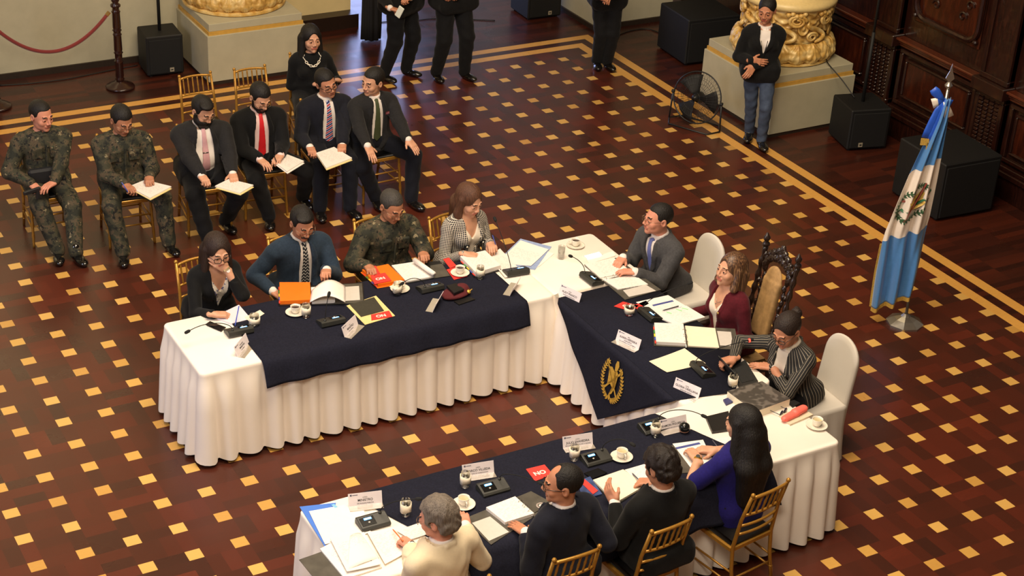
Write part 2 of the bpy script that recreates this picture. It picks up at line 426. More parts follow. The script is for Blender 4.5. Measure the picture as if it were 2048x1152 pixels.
def ell(c,r,M=None):
    c=np.array(c,float);M=np.eye(3) if M is None else np.asarray(M);r=np.array(r,float)
    e=np.sqrt(((M.T*r)**2).sum(1)); c_=c.astype(np.float32);Mt=M.T.astype(np.float32);r_=r.astype(np.float32)
    def f(P):
        q=(P-c_)@Mt; k0=np.sqrt(((q/r_)**2).sum(-1)); k1=np.sqrt(((q/r_**2)**2).sum(-1))+1e-6; return k0*(k0-1)/k1
    return f,c-e,c+e
def rbx(c,hf,M=None,r=.01):
    c=np.array(c,float);M=np.eye(3) if M is None else np.asarray(M);hf=np.array(hf,float)
    e=(np.abs(M.T)*hf).sum(1);c_=c.astype(np.float32);Mt=M.T.astype(np.float32);h_=(hf-r).astype(np.float32)
    def f(P):
        q=np.abs((P-c_)@Mt)-h_; return np.sqrt((np.maximum(q,0)**2).sum(-1))+np.minimum(q.max(-1),0)-r
    return f,c-e,c+e
class Fr:
    """frame: origin O, rows of M = right, forward, up, k = scale"""
    def __init__(s,O,M,k=1.0): s.O=np.array(O,float); s.M=np.asarray(M,float); s.k=k
    def p(s,x,y,z): return s.O+s.M.T@(np.array([x,y,z],float)*s.k)
    def L(s,P): return ((P-s.O.astype(np.float32))@s.M.T.astype(np.float32))/s.k
def frame(O,fwd,up):
    u=nrm(up); f=np.array(fwd,float); f=nrm(f-u*(f@u)); r=np.cross(f,u); return Fr(O,[r,f,u])
def ik(A,T,l1,l2,hint):
    A=np.array(A,float);T=np.array(T,float);d=T-A;L=np.linalg.norm(d); mx=(l1+l2)*.995
    if L>mx: T=A+d*mx/L; d=T-A; L=mx
    L=max(L,abs(l1-l2)+.02); u=d/np.linalg.norm(d); a=(l1*l1-l2*l2+L*L)/(2*L); h=math.sqrt(max(l1*l1-a*a,0)); hv=np.array(hint,float); hv=nrm(hv-u*(hv@u))
    return A+u*a+hv*h, T
# ---------------------------------------------------------------- people
def skin_mat(key,c):
    m=mat('skin_'+key,c,.5,var=.07,nsc=25,spec=.35)
    b=m.node_tree.nodes['Principled BSDF']; b.inputs['Subsurface Weight'].default_value=.12; b.inputs['Subsurface Radius'].default_value=(.02,.008,.004); b.inputs['Subsurface Scale'].default_value=.5
    return m
def wool(key,c,rough=.85,var=.16): return mat('fabric_'+key,c,rough,var=var,nsc=60,bmp=.25,bsc=350,spec=.2,sheen=.06)
def camo():
    if 'camo' in MATS: return MATS['camo']
    m=bpy.data.materials.new('woodland_camouflage'); MATS['camo']=m; t,b=nt(m); E.T=t; x,y,z,v=xyz(t,'obj')
    sn=t.nodes.new('ShaderNodeVectorMath'); sn.operation='SNAP'; t.links.new(v,sn.inputs[0]); sn.inputs[1].default_value=(.008,.008,.008)
    q=sn.outputs[0]
    c1=ramp(t,noise(t,q,11,4),[(0,S(34,36,26)),(.44,S(56,54,38)),(.54,S(78,66,48)),(.63,S(44,50,34))],True)
    c2=mix(t,noise(t,q,26,2).gt(.60),c1,S(18,18,14))
    c3=mix(t,noise(t,q,19,2).gt(.68),c2,S(132,120,92))
    t.links.new(c3,b.inputs['Base Color']); b.inputs['Roughness'].default_value=.85; bump(t,b,noise(t,v,300),.2,.002); return m
def pattern(kind):
    if kind in MATS: return MATS[kind]
    m=bpy.data.materials.new(kind); MATS[kind]=m; t,b=nt(m); E.T=t; b.inputs['Roughness'].default_value=.85
    x,y,z,v=xyz(t,'pat')
    fr=lambda e: e-e.floor()
    if kind=='pinstripe_wool': col=mix(t,fr(x/.021).lt(.13),S(34,33,32),S(170,160,142))
    elif kind=='black_white_tweed':
        a=fr(x/.014).lt(.22).mx(fr(y/.014).lt(.22)); col=mix(t,a,S(28,28,32),S(216,206,190))
    elif kind=='zigzag_silk':
        q=fr(x/.03); tri=(q-.5).abs()*.04; a=fr((y+tri)/.030).lt(.25); col=mix(t,a,S(28,28,34),S(214,210,200))
    elif kind=='plaid_silk':
        a=fr((y+x*.55)/.045).lt(.5); c=mix(t,a,S(178,44,40),S(34,42,92)); a2=fr((y+x*.55)/.0225).lt(.30); col=mix(t,a2,c,S(176,186,210))
    elif kind=='blue_silk': col=mix(t,fr((x+y)/.012).lt(.4),S(112,120,178),S(88,96,156))
    elif kind=='floral_blouse':
        x,y,z,v=xyz(t,'obj'); n=noise(t,v,34,1); n2=noise(t,v,60,1); col=mix(t,n.gt(.60),S(224,214,200),S(92,90,128)); col=mix(t,n2.gt(.66),col,S(44,44,52))
    elif kind=='denim':
        x,y,z,v=xyz(t,'obj'); col=ramp(t,noise(t,v,9,4),[(.3,S(44,56,78)),(.7,S(72,86,110))])
    elif kind=='highlighted_hair':
        x,y,z,v=xyz(t,'obj'); gm=t.nodes.new('ShaderNodeMapping'); t.links.new(v,gm.inputs[0]); gm.inputs['Scale'].default_value=(60,60,3)
        col=ramp(t,noise(t,gm.outputs[0],1.5,2),[(.35,S(52,34,24)),(.55,S(96,66,44)),(.7,S(140,104,70))]); b.inputs['Roughness'].default_value=.45
    t.links.new(col,b.inputs['Base Color']); 
    if kind in('pinstripe_wool','black_white_tweed'): x,y,z,v=xyz(t,'obj'); bump(t,b,noise(t,v,300),.3,.002)
    return m
def hairm(key,c,rough=.55):
    n='hair_'+key
    if n in MATS: return MATS[n]
    m=bpy.data.materials.new(n); MATS[n]=m; t,b=nt(m); E.T=t; x,y,z,v=xyz(t,'obj')
    gm=t.nodes.new('ShaderNodeMapping'); t.links.new(v,gm.inputs[0]); gm.inputs['Scale'].default_value=(70,70,7)
    nn=noise(t,gm.outputs[0],2.2,3); t.links.new(ramp(t,nn,[(.3,tuple(q*.6 for q in c)),(.7,tuple(min(1,q*1.5) for q in c))]),b.inputs['Base Color'])
    b.inputs['Roughness'].default_value=rough; b.inputs['Specular IOR Level'].default_value=.35; bump(t,b,nn,.8,.006); return m
BLACKH=(.009,.007,.006)
eyem=None
def torso(fr,inf=0.0,fat=1.0,fem=False,skirt=0,sh=.178,belly=0.0):
    fy=1+(fat-1)*.6; fat=fat*1.10
    """list of (prim,k) in the torso frame, inf = garment thickness"""
    M=fr.M;p=fr.p;i=inf;f=fat
    L=[(ell(p(0,-.005,.03),(.158*f+i,.116*fy+i,.13+i),M),.0),
       (ell(p(0,.012+belly*.5,.17),((.132 if fem else .142)*f+i,.098*fy+i+belly,.15+i),M),.05),
       (ell(p(0,.004,.33),((.146 if fem else .160)*f+i,.106*fy+i,.17+i),M),.05),
       (cap(p(-sh+.035,-.005,.400),p(sh-.035,-.005,.400),.052+i*.85),.05),
       (cap(p(-.035,-.015,.455),p(-sh+.05,-.010,.415),.036+i*.5,.038+i*.6),.03),(cap(p(.035,-.015,.455),p(sh-.05,-.010,.415),.036+i*.5,.038+i*.6),.03),
       (cap(p(-.035,-.012,.450),p(.035,-.012,.450),.046+i*.5),.04)]
    if fem: L+=[(ell(p(sx*.072,.088,.30),(.062+i*.6,.055+i*.6,.062+i*.6),M),.035) for sx in(-1,1)]
    if skirt: L+=[(rbx(p(0,0,.0),(.165*f+i,.125*f+i,.10),M,.07),.05)]
    return L
def hand(H,W,d,n,side,pose):
    """add hand prims to H. W wrist, d finger direction, n palm normal (out of palm), side thumb side vector"""
    d=nrm(d); n=np.array(n,float); n=nrm(n-d*(n@d)); s=nrm(side-d*(np.array(side)@d)-n*(np.array(side)@n)); M=[s,d,n]
    P=lambda x,y,z: W+s*x+d*y+n*z
    H.u(rbx(P(0,.052,0),(.040,.046,.014),M,.013),.012)
    H.u(cap(P(0,-.03,0),P(0,.025,0),.026,.027,(n,1.3)),.015)
    H.u(ell(P(.026,.03,.010),(.018,.032,.015),M),.012)
    curl={'flat':(.12,.15,.12),'rest':(.35,.4,.3),'grip':(.85,1.1,.7),'fist':(1.2,1.45,1.0),'pen':(.8,1.0,.6)}[pose]
    for j,(x,l,y0) in enumerate(((.031,.074,.094),(.0105,.082,.098),(-.0105,.076,.095),(-.031,.060,.088))):
        a=0; q=P(x,y0,0.0); dirx=(x*1.6)*(1 if pose=='flat' else .4)
        cc=[c*(1+.12*(j-1)) for c in curl]
        if pose=='pen' and j==0: cc=[.5,.7,.4]
        r=.0092 if j<3 else .0082
        for k,(fl,c) in enumerate(zip((.45,.30,.25),cc)):
            a+=c; v=d*math.cos(a)+n*math.sin(a)+s*dirx; v=nrm(v); q2=q+v*l*fl
            H.u(cap(q,q2,r,r*.93),.004 if k else .008); q=q2; r*=.93
    t0=P(.030,.018,.006); tv={'flat':nrm(s*.8+d*.75+n*.1),'rest':nrm(s*.6+d*.8+n*.4)}.get(pose,nrm(s*.3+d*.8+n*.7))
    t1=t0+tv*.040; tv2=nrm(tv+d*.4+n*(.1 if pose=='flat' else .4)-s*(.1 if pose=='flat' else .5)); t2=t1+tv2*.030
    H.u(cap(t0,t1,.0130,.0108),.010); H.u(cap(t1,t2,.0106,.0088),.004)
PEOPLE={}
def person(key,label,head,face,hf=None,pitch=0,roll=0,lean=4,side=0,stand=False,sc=1.0,fat=1.0,fem=False,belly=0.0,skin=(.55,.29,.18),
           hair='short',hairc=BLACKH,top=None,topm=None,shirtm=None,tie=None,vopen=None,trm=None,shoe=None,RH=None,LH=None,feet=None,knees=None,
           glasses=None,beard=None,watch=None,extras=(),group=None,neckopen=False,sleeve='long',lapels=True,pv=None,elbR=None,elbL=None,baretop=False,bodyh=None,pose_base=None,headpt=None,bh=.0,openf=0):
    hf=face if hf is None else hf
    F=np.array([math.cos(math.radians(face)),math.sin(math.radians(face)),0.]); Z=np.array([0,0,1.]); R0=np.cross(F,Z)
    l=math.radians(lean); sd=math.radians(side)
    U=nrm(Z*math.cos(l)+F*math.sin(l)+R0*math.sin(sd)); pz=(.905*sc if stand else .555) if pv is None else pv
    hl=.628*sc; HD=np.array([math.cos(math.radians(hf)),math.sin(math.radians(hf)),0.])
    nod=HD*.055*max(0,math.sin(math.radians(pitch)))-Z*.02*max(0,math.sin(math.radians(pitch)))
    if headpt is not None: hc=np.array(headpt,float)
    else: hc=at(head[0],head[1],pz+hl*(U@Z)-nod[2]*-1)
    hp=hc-nod-U*hl; hp[2]=pz
    T=frame(hp,F,U); s=sc
    base=(hp[0],hp[1],0.0)
    NB=T.p(0,-.012,.455*s)
    pr_=math.radians(pitch); rr=math.radians(roll)
    hfw=HD*math.cos(pr_)-Z*math.sin(pr_); hup=Z*math.cos(pr_)+HD*math.sin(pr_)
    hr=np.cross(hfw,hup); hup=hup*math.cos(rr)+hr*math.sin(rr)
    Hd=frame(hc,hfw,hup); Hd.k=1.13
    sh=(.172 if fem else .198)*(.5+.5*fat)*s; SR=T.p(sh-.004,-.005,.388*s); SL=T.p(-sh+.004,-.005,.388*s)
    TT=torso(Fr(T.O,T.M),0,fat,fem,0,sh,belly)
    la,lb=.285*s,.25*s
    def arm(S_,tg,sx,elb):
        if tg is None: tg={'p':T.p(sx*.20,.33,.12),'pose':'rest'}
        C=np.array(tg['p'],float) if 'p' in tg else at(*tg['px'])
        d=tg.get('d'); d0=nrm((C-S_)*np.array([1,1,.25])) if d is None else nrm(d)
        if elb is None: hint=R0*sx*(.38)-Z*1.0-F*.30
        else: hint=np.array(elb[0]*R0*sx+elb[1]*F+elb[2]*Z)
        W=C-d0*.075; el,W2=ik(S_,W,la,lb,hint)
        if d is None: d0=nrm(.6*d0+.4*nrm(W2-el)); 
        n=tg.get('n',(0,0,-1)); n=np.array(n,float)
        return el,W2,d0,n,tg.get('pose','rest')
    A={}
    for nm,S_,tg,sx,elb in(('R',SR,RH,1,elbR),('L',SL,LH,-1,elbL)):
        A[nm]=arm(S_,tg,sx,elb)+(S_,sx)
    # legs
    LG={}
    for q,(nm,sx) in enumerate((('R',1),('L',-1))):
        hj=T.O+np.cross(F,Z)*sx*.088*s*(.5+.5*fat)+F*.0
        if feet is not None: an=np.array(feet[q] if len(feet[q])==3 else (*at(feet[q][0],feet[q][1],.0)[:2],.09))
        elif stand: an=np.array([*(hj+R0*sx*.02)[:2],.085])
        else: an=np.array([*(hj+F*.43+R0*sx*.05)[:2],.085])
        an[2]=.085
        kn,an=ik(hj,an,.425*s,.42*s,(F*1.0+Z*.9+R0*sx*(.25 if not stand else 0)) if knees is None else (F+Z*.9+R0*sx*knees))
        fd=nrm(np.array([*(F+R0*sx*.18)[:2],0])); LG[nm]=(hj,kn,an,fd)
    # ---------------- body (one continuous skin)
    B=SD(.0105)
    for p_,k in torso(T,-.014,fat,fem,0,sh-.02,belly): B.u(p_,k)
    B.u(cap(T.p(0,-.01,.43),Hd.p(0,-.02,-.06),.054 if not fem else .047),.03)
    for nm in 'RL':
        el,W,d0,n,po,S_,sx=A[nm]; B.u(cap(S_,el,.046,.038),.03); B.u(cap(el,W,.038,.025),.01)
        hj,kn,an,fd=LG[nm]; B.u(cap(hj,kn,.078*fat,.052),.04); B.u(cap(kn,an,.052,.036),.01); B.u(cap(an-Z*.03,an-Z*.045+fd*.12,.030,.024),.02)
    bv,bq=B.mesh()
    vs=[bv];qs=[bq];off=len(bv)
    for nm in 'RL':
        el,W,d0,n,po,S_,sx=A[nm]; H=SD(.0042)
        H.u(cap(el+(W-el)*(.55 if sleeve=='long' else .0),W,.034 if sleeve=='long' else .040,.0265),.0)
        hand(H,W,d0,n,np.cross(d0,n)*sx,po)
        v,q=H.mesh(); vs.append(v); qs.append(q+off); off+=len(v)
    K=SD(.0038); p=Hd.p; M=Hd.M; HK=Hd.k
    cap0,ell0,rbx0=cap,ell,rbx
    cap_=lambda a,b,ra,rb=None,fl=None:cap0(a,b,ra*HK,(ra if rb is None else rb)*HK,fl)
    ell_=lambda c,r,M=None:ell0(c,np.array(r)*HK,M)
    rbx_=lambda c,h,M=None,r=.01:rbx0(c,np.array(h)*HK,M,r*HK)
    K.u(ell_(p(0,-.014,.032),(.0755,.096,.086),M),0); K.u(ell_(p(0,.022,-.022),(.063,.074,.080),M),.03)
    jw=.054 if fem else .063
    K.u(ell_(p(0,.030,-.068),(jw*.92,.056,.038),M),.025); K.u(ell_(p(0,.074,-.092),(.024 if not fem else .018,.020,.018),M),.022)
    K.u(ell_(p(.040,.062,-.028),(.022,.022,.022),M),.02); K.u(ell_(p(-.040,.062,-.028),(.022,.022,.022),M),.02)
    for sx in(-1,1):
        K.sub(ell_(p(sx*.031,.098,.004),(.019,.014,.013),M),.014)
        K.u(ell_(p(sx*.0305,.080,.003),(.0150,.0150,.0140),M),.004)
        K.u(cap_(p(sx*.014,.092,.026),p(sx*.040,.084,.028),.0060),.016)
        K.u(ell_(p(sx*.0765,-.012,-.004),(.009,.020,.031),M),.006); K.sub(ell_(p(sx*.083,-.006,-.002),(.006,.010,.017),M),.006)
        op=.0062 if pitch<22 else .0036
        K.sub(ell_(p(sx*.031,.097,.002-(.003 if pitch>=22 else 0)),(.0128,.010,op),M),.002)
    nl=.116 if fem else .119
    K.u(cap_(p(0,.094,.014),p(0,nl-.008,-.020),.0070,.0090),.012)
    K.u(ell_(p(0,nl-.009,-.024),(.0105,.0105,.0090),M),.008)
    for sx in(-1,1): K.u(ell_(p(sx*.012,.101,-.030),(.0085,.0095,.0075),M),.006)
    K.u(cap_(p(-.021,.089,-.052),p(.021,.089,-.052),.0068),.008); K.u(cap_(p(-.017,.090,-.062),p(.017,.090,-.062),.0075),.007)
    K.sub(cap_(p(-.024,.1015,-.0575),p(.024,.1015,-.0575),.0022),.004)
    K.u(cap(Hd.p(0,-.022,-.045),T.p(0,-.012,.45*s),.052 if not fem else .045,.056 if not fem else .050),.028)
    if neckopen or baretop:
        for q_,k in torso(T,-.003,fat,fem,0,sh,belly)[2:]: K.u(q_,k)
        K.fn(lambda P,D:np.maximum(D,-(T.L(P)[...,2]-.30)))
    v,q=K.mesh(); nb=off; vs.append(v); qs.append(q+off); off+=len(v)
    V=np.concatenate(vs); Q=np.concatenate(qs)
    cf=V[Q].mean(1); Lc=(cf-Hd.O)@Hd.M.T/HK; mi=np.zeros(len(Q),int)
    hq=np.arange(len(Q))>=(len(Q)-len(q))
    mi[hq&(Lc[:,1]>.082)&(np.abs(Lc[:,0])<.026)&(Lc[:,2]>-.069)&(Lc[:,2]<-.047)]=1
    bw=(.0024 if fem else .0034)
    arc=.0315-9*(np.abs(Lc[:,0])-.028)**2
    mi[hq&(Lc[:,1]>.07)&(np.abs(Lc[:,0])>.014)&(np.abs(Lc[:,0])<.046)&(np.abs(Lc[:,2]-arc)<bw)]=2
    sm=skin_mat(key,skin); lip=mat('lips_'+key,tuple(np.array(skin)*np.array((.85,.50,.55)) if fem else np.array(skin)*np.array((.80,.62,.66))),.4,var=0)
    hm=pattern('highlighted_hair') if hairc=='hl' else hairm(key,hairc)
    brow=hairm(key+'_brow',BLACKH)
    root=link_mesh('person',V,Q,[sm,lip,brow],None,base,True,mi); tag(root,label,'person',group)
    def child(name,sd,m,attrf=None,label=None):
        v,q=sd.mesh(); 
        if len(v)==0: return None
        o=link_mesh(name,v,q,m,root,base,True,attr=(attrf(v) if attrf else None))
        if label: o['label']=label
        return o
    # ---------------- eyes
    for sx in(-1,1):
        e=MB(); c=p(sx*.0305,.0815,.002); 
        er=.0134; rings=[(0,-er)]+[(er*math.sin(a),-er*math.cos(a)) for a in np.linspace(.3,math.pi-.12,9)]+[(0,er)]
        Me=[M[0],-M[2],M[1]]; e.lathe(c,rings,12,Me,cap=False); n=12
        e.mi=[1 if (i//12)>=7 else 0 for i in range(len(e.f))]
        e.build('eye',[mat('eye_white',S(214,204,196),.3,var=0),mat('iris_dark',S(30,18,12),.15,var=0)],root,smooth=True)
    # ---------------- hair
    if hair:
        X=SD(.0048); HP=Hd
        big={'curly':.014,'grey':.014,'wavy':.010}.get(hair,.005)
        if hair in('short','balding','curly','grey','neat','combed','crew'):
            bb={'crew':.0022,'balding':.003}.get(hair,big)
            X.u(ell_(p(0,-.017,.036),(.077+bb,.097+bb,.087+bb*1.2),M),0)
            if hair in('curly','grey'): X.u(ell_(p(0,-.055,-.03),(.066+bb,.055+bb,.055),M),.03)
            hl_={'balding':.090,'short':.068,'crew':.073,'neat':.068,'combed':.070,'curly':.060,'grey':.074}[hair]
            X.sub(rbx_(p(0,.112,hl_-.15),(.15,.072,.15),M,.02),.010)                     # face
            if hair=='balding': X.sub(ell_(p(0,.07,.12),(.050,.060,.05),M),.01)
            X.sub(rbx_(p(0,.02,-.16),(.15,.058,.135),M,.01),.010)                        # below ears, front
            X.sub(rbx_(p(0,0,-.205),(.15,.2,.14 if hair not in('curly','grey') else .12),M,.02),.012)
            for sx in(-1,1): X.sub(ell_(p(sx*.088,-.010,-.004),(.022,.026,.034),M),.006)
            if hair=='combed': X.u(ell_(p(.02,.040,.100),(.055,.045,.020),M),.02)
            if hair in('neat','combed'): X.sub(cap_(p(-.030,.075,.118),p(-.028,-.02,.135),.0035),.004)
        else:
            X.u(ell_(p(0,-.018,.036),(.087,.107,.098) if hair not in('bun','tied') else (.081,.101,.091),M),0)
            dn=lambda x,y,z: Hd.O+Hd.M[0]*x+HD*y+Z*z
            if hair=='long':      # down the back to the waist
                X.u(ell_(p(0,-.06,-.03),(.085,.062,.10),M),.03)
                Bk=lambda x,y,z:T.p(x,y,z)
                X.u(cap_(p(-.03,-.075,-.05),Bk(-.055,-.128,.36),.062,.066),.04); X.u(cap_(p(.03,-.075,-.05),Bk(.055,-.128,.36),.062,.066),.04)
                X.u(cap_(Bk(-.06,-.128,.36),Bk(-.045,-.108,.10),.068,.050),.04); X.u(cap_(Bk(.06,-.128,.36),Bk(.045,-.108,.09),.068,.050),.04)
                for sx in(-1,1): X.u(cap_(p(sx*.072,-.01,.03),Bk(sx*.11,-.06,.40),.030,.040),.03)
                zc=None
            elif hair=='longfront':   # shoulder blade length falling over the front shoulders
                X.u(ell_(p(0,-.05,-.05),(.086,.062,.12),M),.03)
                for sx in(-1,1):
                    X.u(cap_(p(sx*.074,-.004,.02),p(sx*.080,.004,-.10),.026,.028),.02)
                    X.u(cap_(p(sx*.080,.0,-.10),T.p(sx*.085,.085,.30),.028,.030),.03); X.u(cap_(T.p(sx*.085,.085,.30),T.p(sx*.075,.112,.20),.028,.014),.02)
                X.u(cap_(p(0,-.08,-.08),T.p(0,-.12,.30),.07,.05),.03)
            elif hair in('bob','shoulder'):
                Lb=.105 if hair=='bob' else .16
                X.u(ell_(p(0,-.045,-.045),(.088,.066,.11),M),.03)
                for sx in(-1,1):
                    X.u(cap_(p(sx*.074,-.006,.02),p(sx*.086,.012,-Lb),.026,.030),.02)
                    X.u(cap_(p(sx*.05,-.07,-.02),p(sx*.062,-.055,-Lb-.02),.050,.044),.03)
                X.u(cap_(p(0,-.085,-.02),p(0,-.075,-Lb-.025),.05,.045),.03)
            elif hair=='bun':
                X.u(ell_(p(0,-.118,.050),(.038,.034,.040),M),.010); X.u(ell_(p(.012,-.142,.062),(.018,.014,.02),M),.010)
            elif hair=='tied':
                X.u(ell_(p(0,-.115,-.03),(.030,.028,.035),M),.015)
            fx=.050 if hair not in('bun','tied') else .064
            X.sub(ell_(p(0,.105,-.035),(fx+.006,.085,.118),M),.014)
            if hair in('bun','tied'):
                X.sub(rbx_(p(0,.02,-.16),(.15,.070,.130),M,.01),.010); X.sub(rbx_(p(0,0,-.205),(.15,.2,.14),M,.02),.012)
                for sx in(-1,1): X.sub(ell_(p(sx*.088,-.010,-.004),(.022,.026,.034),M),.006)
            else: X.sub(cap_(p(0,.10,.118),p(0,-.06,.142),.004),.004); X.sub(ell_(p(0,.10,-.18),(.05,.09,.10),M),.02)
        amp={'curly':.0075,'grey':.0060}.get(hair,.0016); fq={'curly':95,'grey':80}.get(hair,210)
        def wig(P,D):
            q=HP.L(P); a=np.arctan2(q[...,0],-q[...,1]+.001)
            if amp>.003: return D+amp*np.sin(fq*q[...,0]+2*np.sin(40*q[...,2]))*np.sin(fq*.9*q[...,1]+1.7)*np.sin(fq*.8*q[...,2]+2*np.sin(55*q[...,0]))-.001
            return D+amp*.6*np.sin(60*a+1.2*np.sin(9*q[...,2]))
        X.fn(wig); child('hair',X,hm)
    if beard:
        X=SD(.0042); bc=hairm(key+'_beard',BLACKH if hair!='grey' else hairc)
        if beard in('full','short'):
            g=.020 if beard=='full' else .005
            X.u(ell_(p(0,.034,-.064),(.060+g,.058+g,.040+g),M),0); X.u(ell_(p(0,.064,-.098-(.02 if beard=='full' else 0)),(.036+g*.5,.026+g,.024+g*1.4),M),.02)
            for sx in(-1,1): X.u(cap_(p(sx*.064,.010,-.01),p(sx*.060,.022,-.06),.010+g*.5),.02)
            X.u(cap_(p(-.026,.092,-.046),p(.026,.092,-.046),.008+g*.2),.012)
            X.sub(ell_(p(0,.105,-.013),(.058,.062,.030),M),.01); X.sub(ell_(p(0,.112,-.058),(.020,.016,.0085),M),.004)
            if beard=='short': X.fn(lambda P,D:D)
        else:
            for sx in(-1,1): X.u(cap_(p(sx*.004,.104,-.044),p(sx*.030,.088,-.052),.0075,.0055),.003)
        child('beard' if beard!='moustache' else 'moustache',X,bc)
    # ---------------- glasses
    if glasses:
        g=MB(); rx,rz=.0245,(.0165 if glasses!='big' else .0205); th=.0026 if glasses in('black','big') else .0017
        for sx in(-1,1):
            sq_=.62
            g.tube([p(sx*.032+rx*np.sign(math.cos(a))*abs(math.cos(a))**sq_, .109-.010*abs((sx*.032+rx*math.cos(a))/.055)**2, .000+rz*np.sign(math.sin(a))*abs(math.sin(a))**sq_) for a in np.linspace(0,2*math.pi,21)[:-1]],th,5,closed=True)
            g.tube([p(sx*.057,.103,.006),p(sx*.074,.06,.008),p(sx*.080,-.004,.006)],th*.9,5)
        g.tube([p(-.008,.109,.004),p(0,.112,.006),p(.008,.109,.004)],th,5)
        gm_=mat('black_spectacle_frame',S(24,20,20),.3,var=0) if glasses in('black','big') else mat('metal_spectacle_frame',S(150,130,108),.3,metal=.9,var=0)
        g.build('eyeglasses',gm_,root,smooth=True)
    # ---------------- top garments
    inf={'suit':.024,'uniform':.022,'sweater':.014,'dress':.011,'blazer':.018,'shirt':.012}[top]
    slr={'suit':(.076,.064,.047),'uniform':(.078,.066,.048),'sweater':(.060,.052,.040),'dress':(.062,.055,.045),'blazer':(.060,.050,.038),'shirt':(.06,.05,.04)}[top]
    fz=.5+.5*fat
    vz=vopen if vopen is not None else ({'suit':.13,'uniform':.43,'sweater':.44,'dress':.40,'blazer':.16,'shirt':.42}[top])
    hasV=top in('suit','blazer')
    tl=torso(T,inf,fat,fem,1 if top in('suit','blazer','uniform') else 0,sh,belly)
    J=SD(.0075)
    for q_,k in tl: J.u(q_,k)
    if stand or top in('dress',):
        J.u(rbx(T.p(0,0,-.04),(.150*fat+inf*.6,.115*fat+inf*.6,.10),T.M,.07),.05)
    for nm in 'RL':
        el,W,d0,n,po,S_,sx=A[nm]
        J.u(ell(S_-U*.004,(slr[0]*.90*fz,)*3),.022)
        if sleeve=='long':
            J.u(cap(S_+(el-S_)*.12,el,slr[0]*fz*.93,slr[1]*fz),.022); J.u(cap(el,W-nrm(W-el)*(.034 if shirtm is not None and not fem else .018),slr[1]*fz,slr[2]),.012)
        else: J.u(cap(S_,S_+(el-S_)*.72,slr[0]*fz,slr[1]*1.12*fz),.030)
    if top in('suit','uniform','blazer'):
        pw={'suit':.052,'uniform':.048,'blazer':.044}[top]
        for sx in(-1,1): J.u(cap(T.p(sx*.085,-.012,.425*s),T.p(sx*(sh-.012),-.008,.404*s),pw,pw+.004),.018)
    # collar stand
    J.u(cap(T.p(0,-.014,.42*s),T.p(0,-.020,.490*s),.080 if not fem else .066,.066 if not fem else .056),.03)
    if top=='uniform':
        for sx in(-1,1):
            J.u(rbx(T.p(sx*.082,.112*fat+inf+belly*.3,.32),(.050,.012,.055),T.M,.008),.006)
        J.u(cap(T.p(0,.124*fat+inf+belly,.40),T.p(0,.120*fat+inf+belly,.02),.010),.012)
    wv=.0030 if top!='dress' else .002; ph=hash(key)%7 if False else len(key)*1.3
    def wrk(P,D):
        q=T.L(P); return D+wv*np.sin(38*q[...,2]+2.2*np.sin(17*q[...,0]+ph)+ph)*np.sin(21*q[...,0]+1.5*np.sin(19*q[...,1]+ph)+13*q[...,1])
    J.fn(wrk)
    slope=(.078 if not neckopen else .095)/(.45*s-vz)
    def Vw(z):
        if openf: return openf*np.clip((z+.10)/.16,.45,1)*np.clip(1-(z-.30)/.55,0,1)
        return np.clip((z-vz)*slope,0,.054 if not neckopen else .070)
    yf=.035
    if hasV and lapels:
        lw=.046 if top=='suit' else .030
        def lap(P,D):
            q=T.L(P); w=Vw(q[...,2]); ax=np.abs(q[...,0]); ed=lw*(1-.55*np.clip((q[...,2]-.36)/.12,0,1))*np.clip((q[...,2]-vz)/.10,.0,1)
            reg=np.maximum(np.maximum(ax-w-ed,vz-q[...,2]),np.maximum(.0-q[...,1]-.02,q[...,2]-.47)); return np.minimum(D,np.maximum(D-(.012 if top=='suit' else .008),reg))
        J.fn(lap)
    def cutV(P,D):
        q=T.L(P); w=Vw(q[...,2]); ax=np.abs(q[...,0]); 
        c=np.maximum((ax-w)*.9,-(q[...,1]-.016)); c=np.maximum(np.maximum(c,vz-q[...,2]),q[...,1]-(.178+belly+(.03 if fem else 0))); 
        D=np.maximum(D,-c)
        return np.maximum(D,-(np.sqrt(q[...,0]**2+(q[...,1]+.015)**2)-.050 if not hasV else 1.0)) if False else D
    if hasV: J.fn(cutV)
    elif neckopen: 
        zt=vz
        def cutn(P,D):
            q=T.L(P); c=np.maximum(np.abs(q[...,0])-np.clip((q[...,2]-zt)*.85,0,.075),np.maximum(-q[...,1]-.01,zt-q[...,2])); return np.maximum(D,-c)
        J.fn(cutn)
    if hasV and not stand:   # split below the button
        J.fn(lambda P,D:(lambda q:np.maximum(D,-np.maximum(np.abs(q[...,0])-(vz-.05-q[...,2])*.38,np.maximum(-q[...,1]+.05,q[...,2]-(vz-.05)))))(T.L(P)))
    # clear the head and neck out of the garment
    J.sub(cap(T.p(0,-.012,.40*s),Hd.p(0,-.02,-.03),.050 if not fem else .045),.004)
    def nk(P,D):
        q=T.L(P); rr_=np.sqrt(q[...,0]**2+(q[...,1]+.015)**2); return np.where(rr_<.10,np.maximum(D,q[...,2]-.492*s+.030*np.clip(q[...,1]*9,-.0,1)),D)
    J.fn(nk)
    if hasV:
        for sx in(-1,1):
            J.u(cap(T.p(sx*.076,.030,.428*s),T.p(sx*.072,-.020,.466*s),.017),.008); J.u(cap(T.p(sx*.072,-.020,.466*s),T.p(sx*.028,-.084,.478*s),.016),.008)
        J.u(cap(T.p(-.028,-.084,.478*s),T.p(.028,-.084,.478*s),.016),.008)
        J.sub(cap(T.p(0,-.012,.40*s),Hd.p(0,-.02,-.03),.067 if not fem else .060),.003)
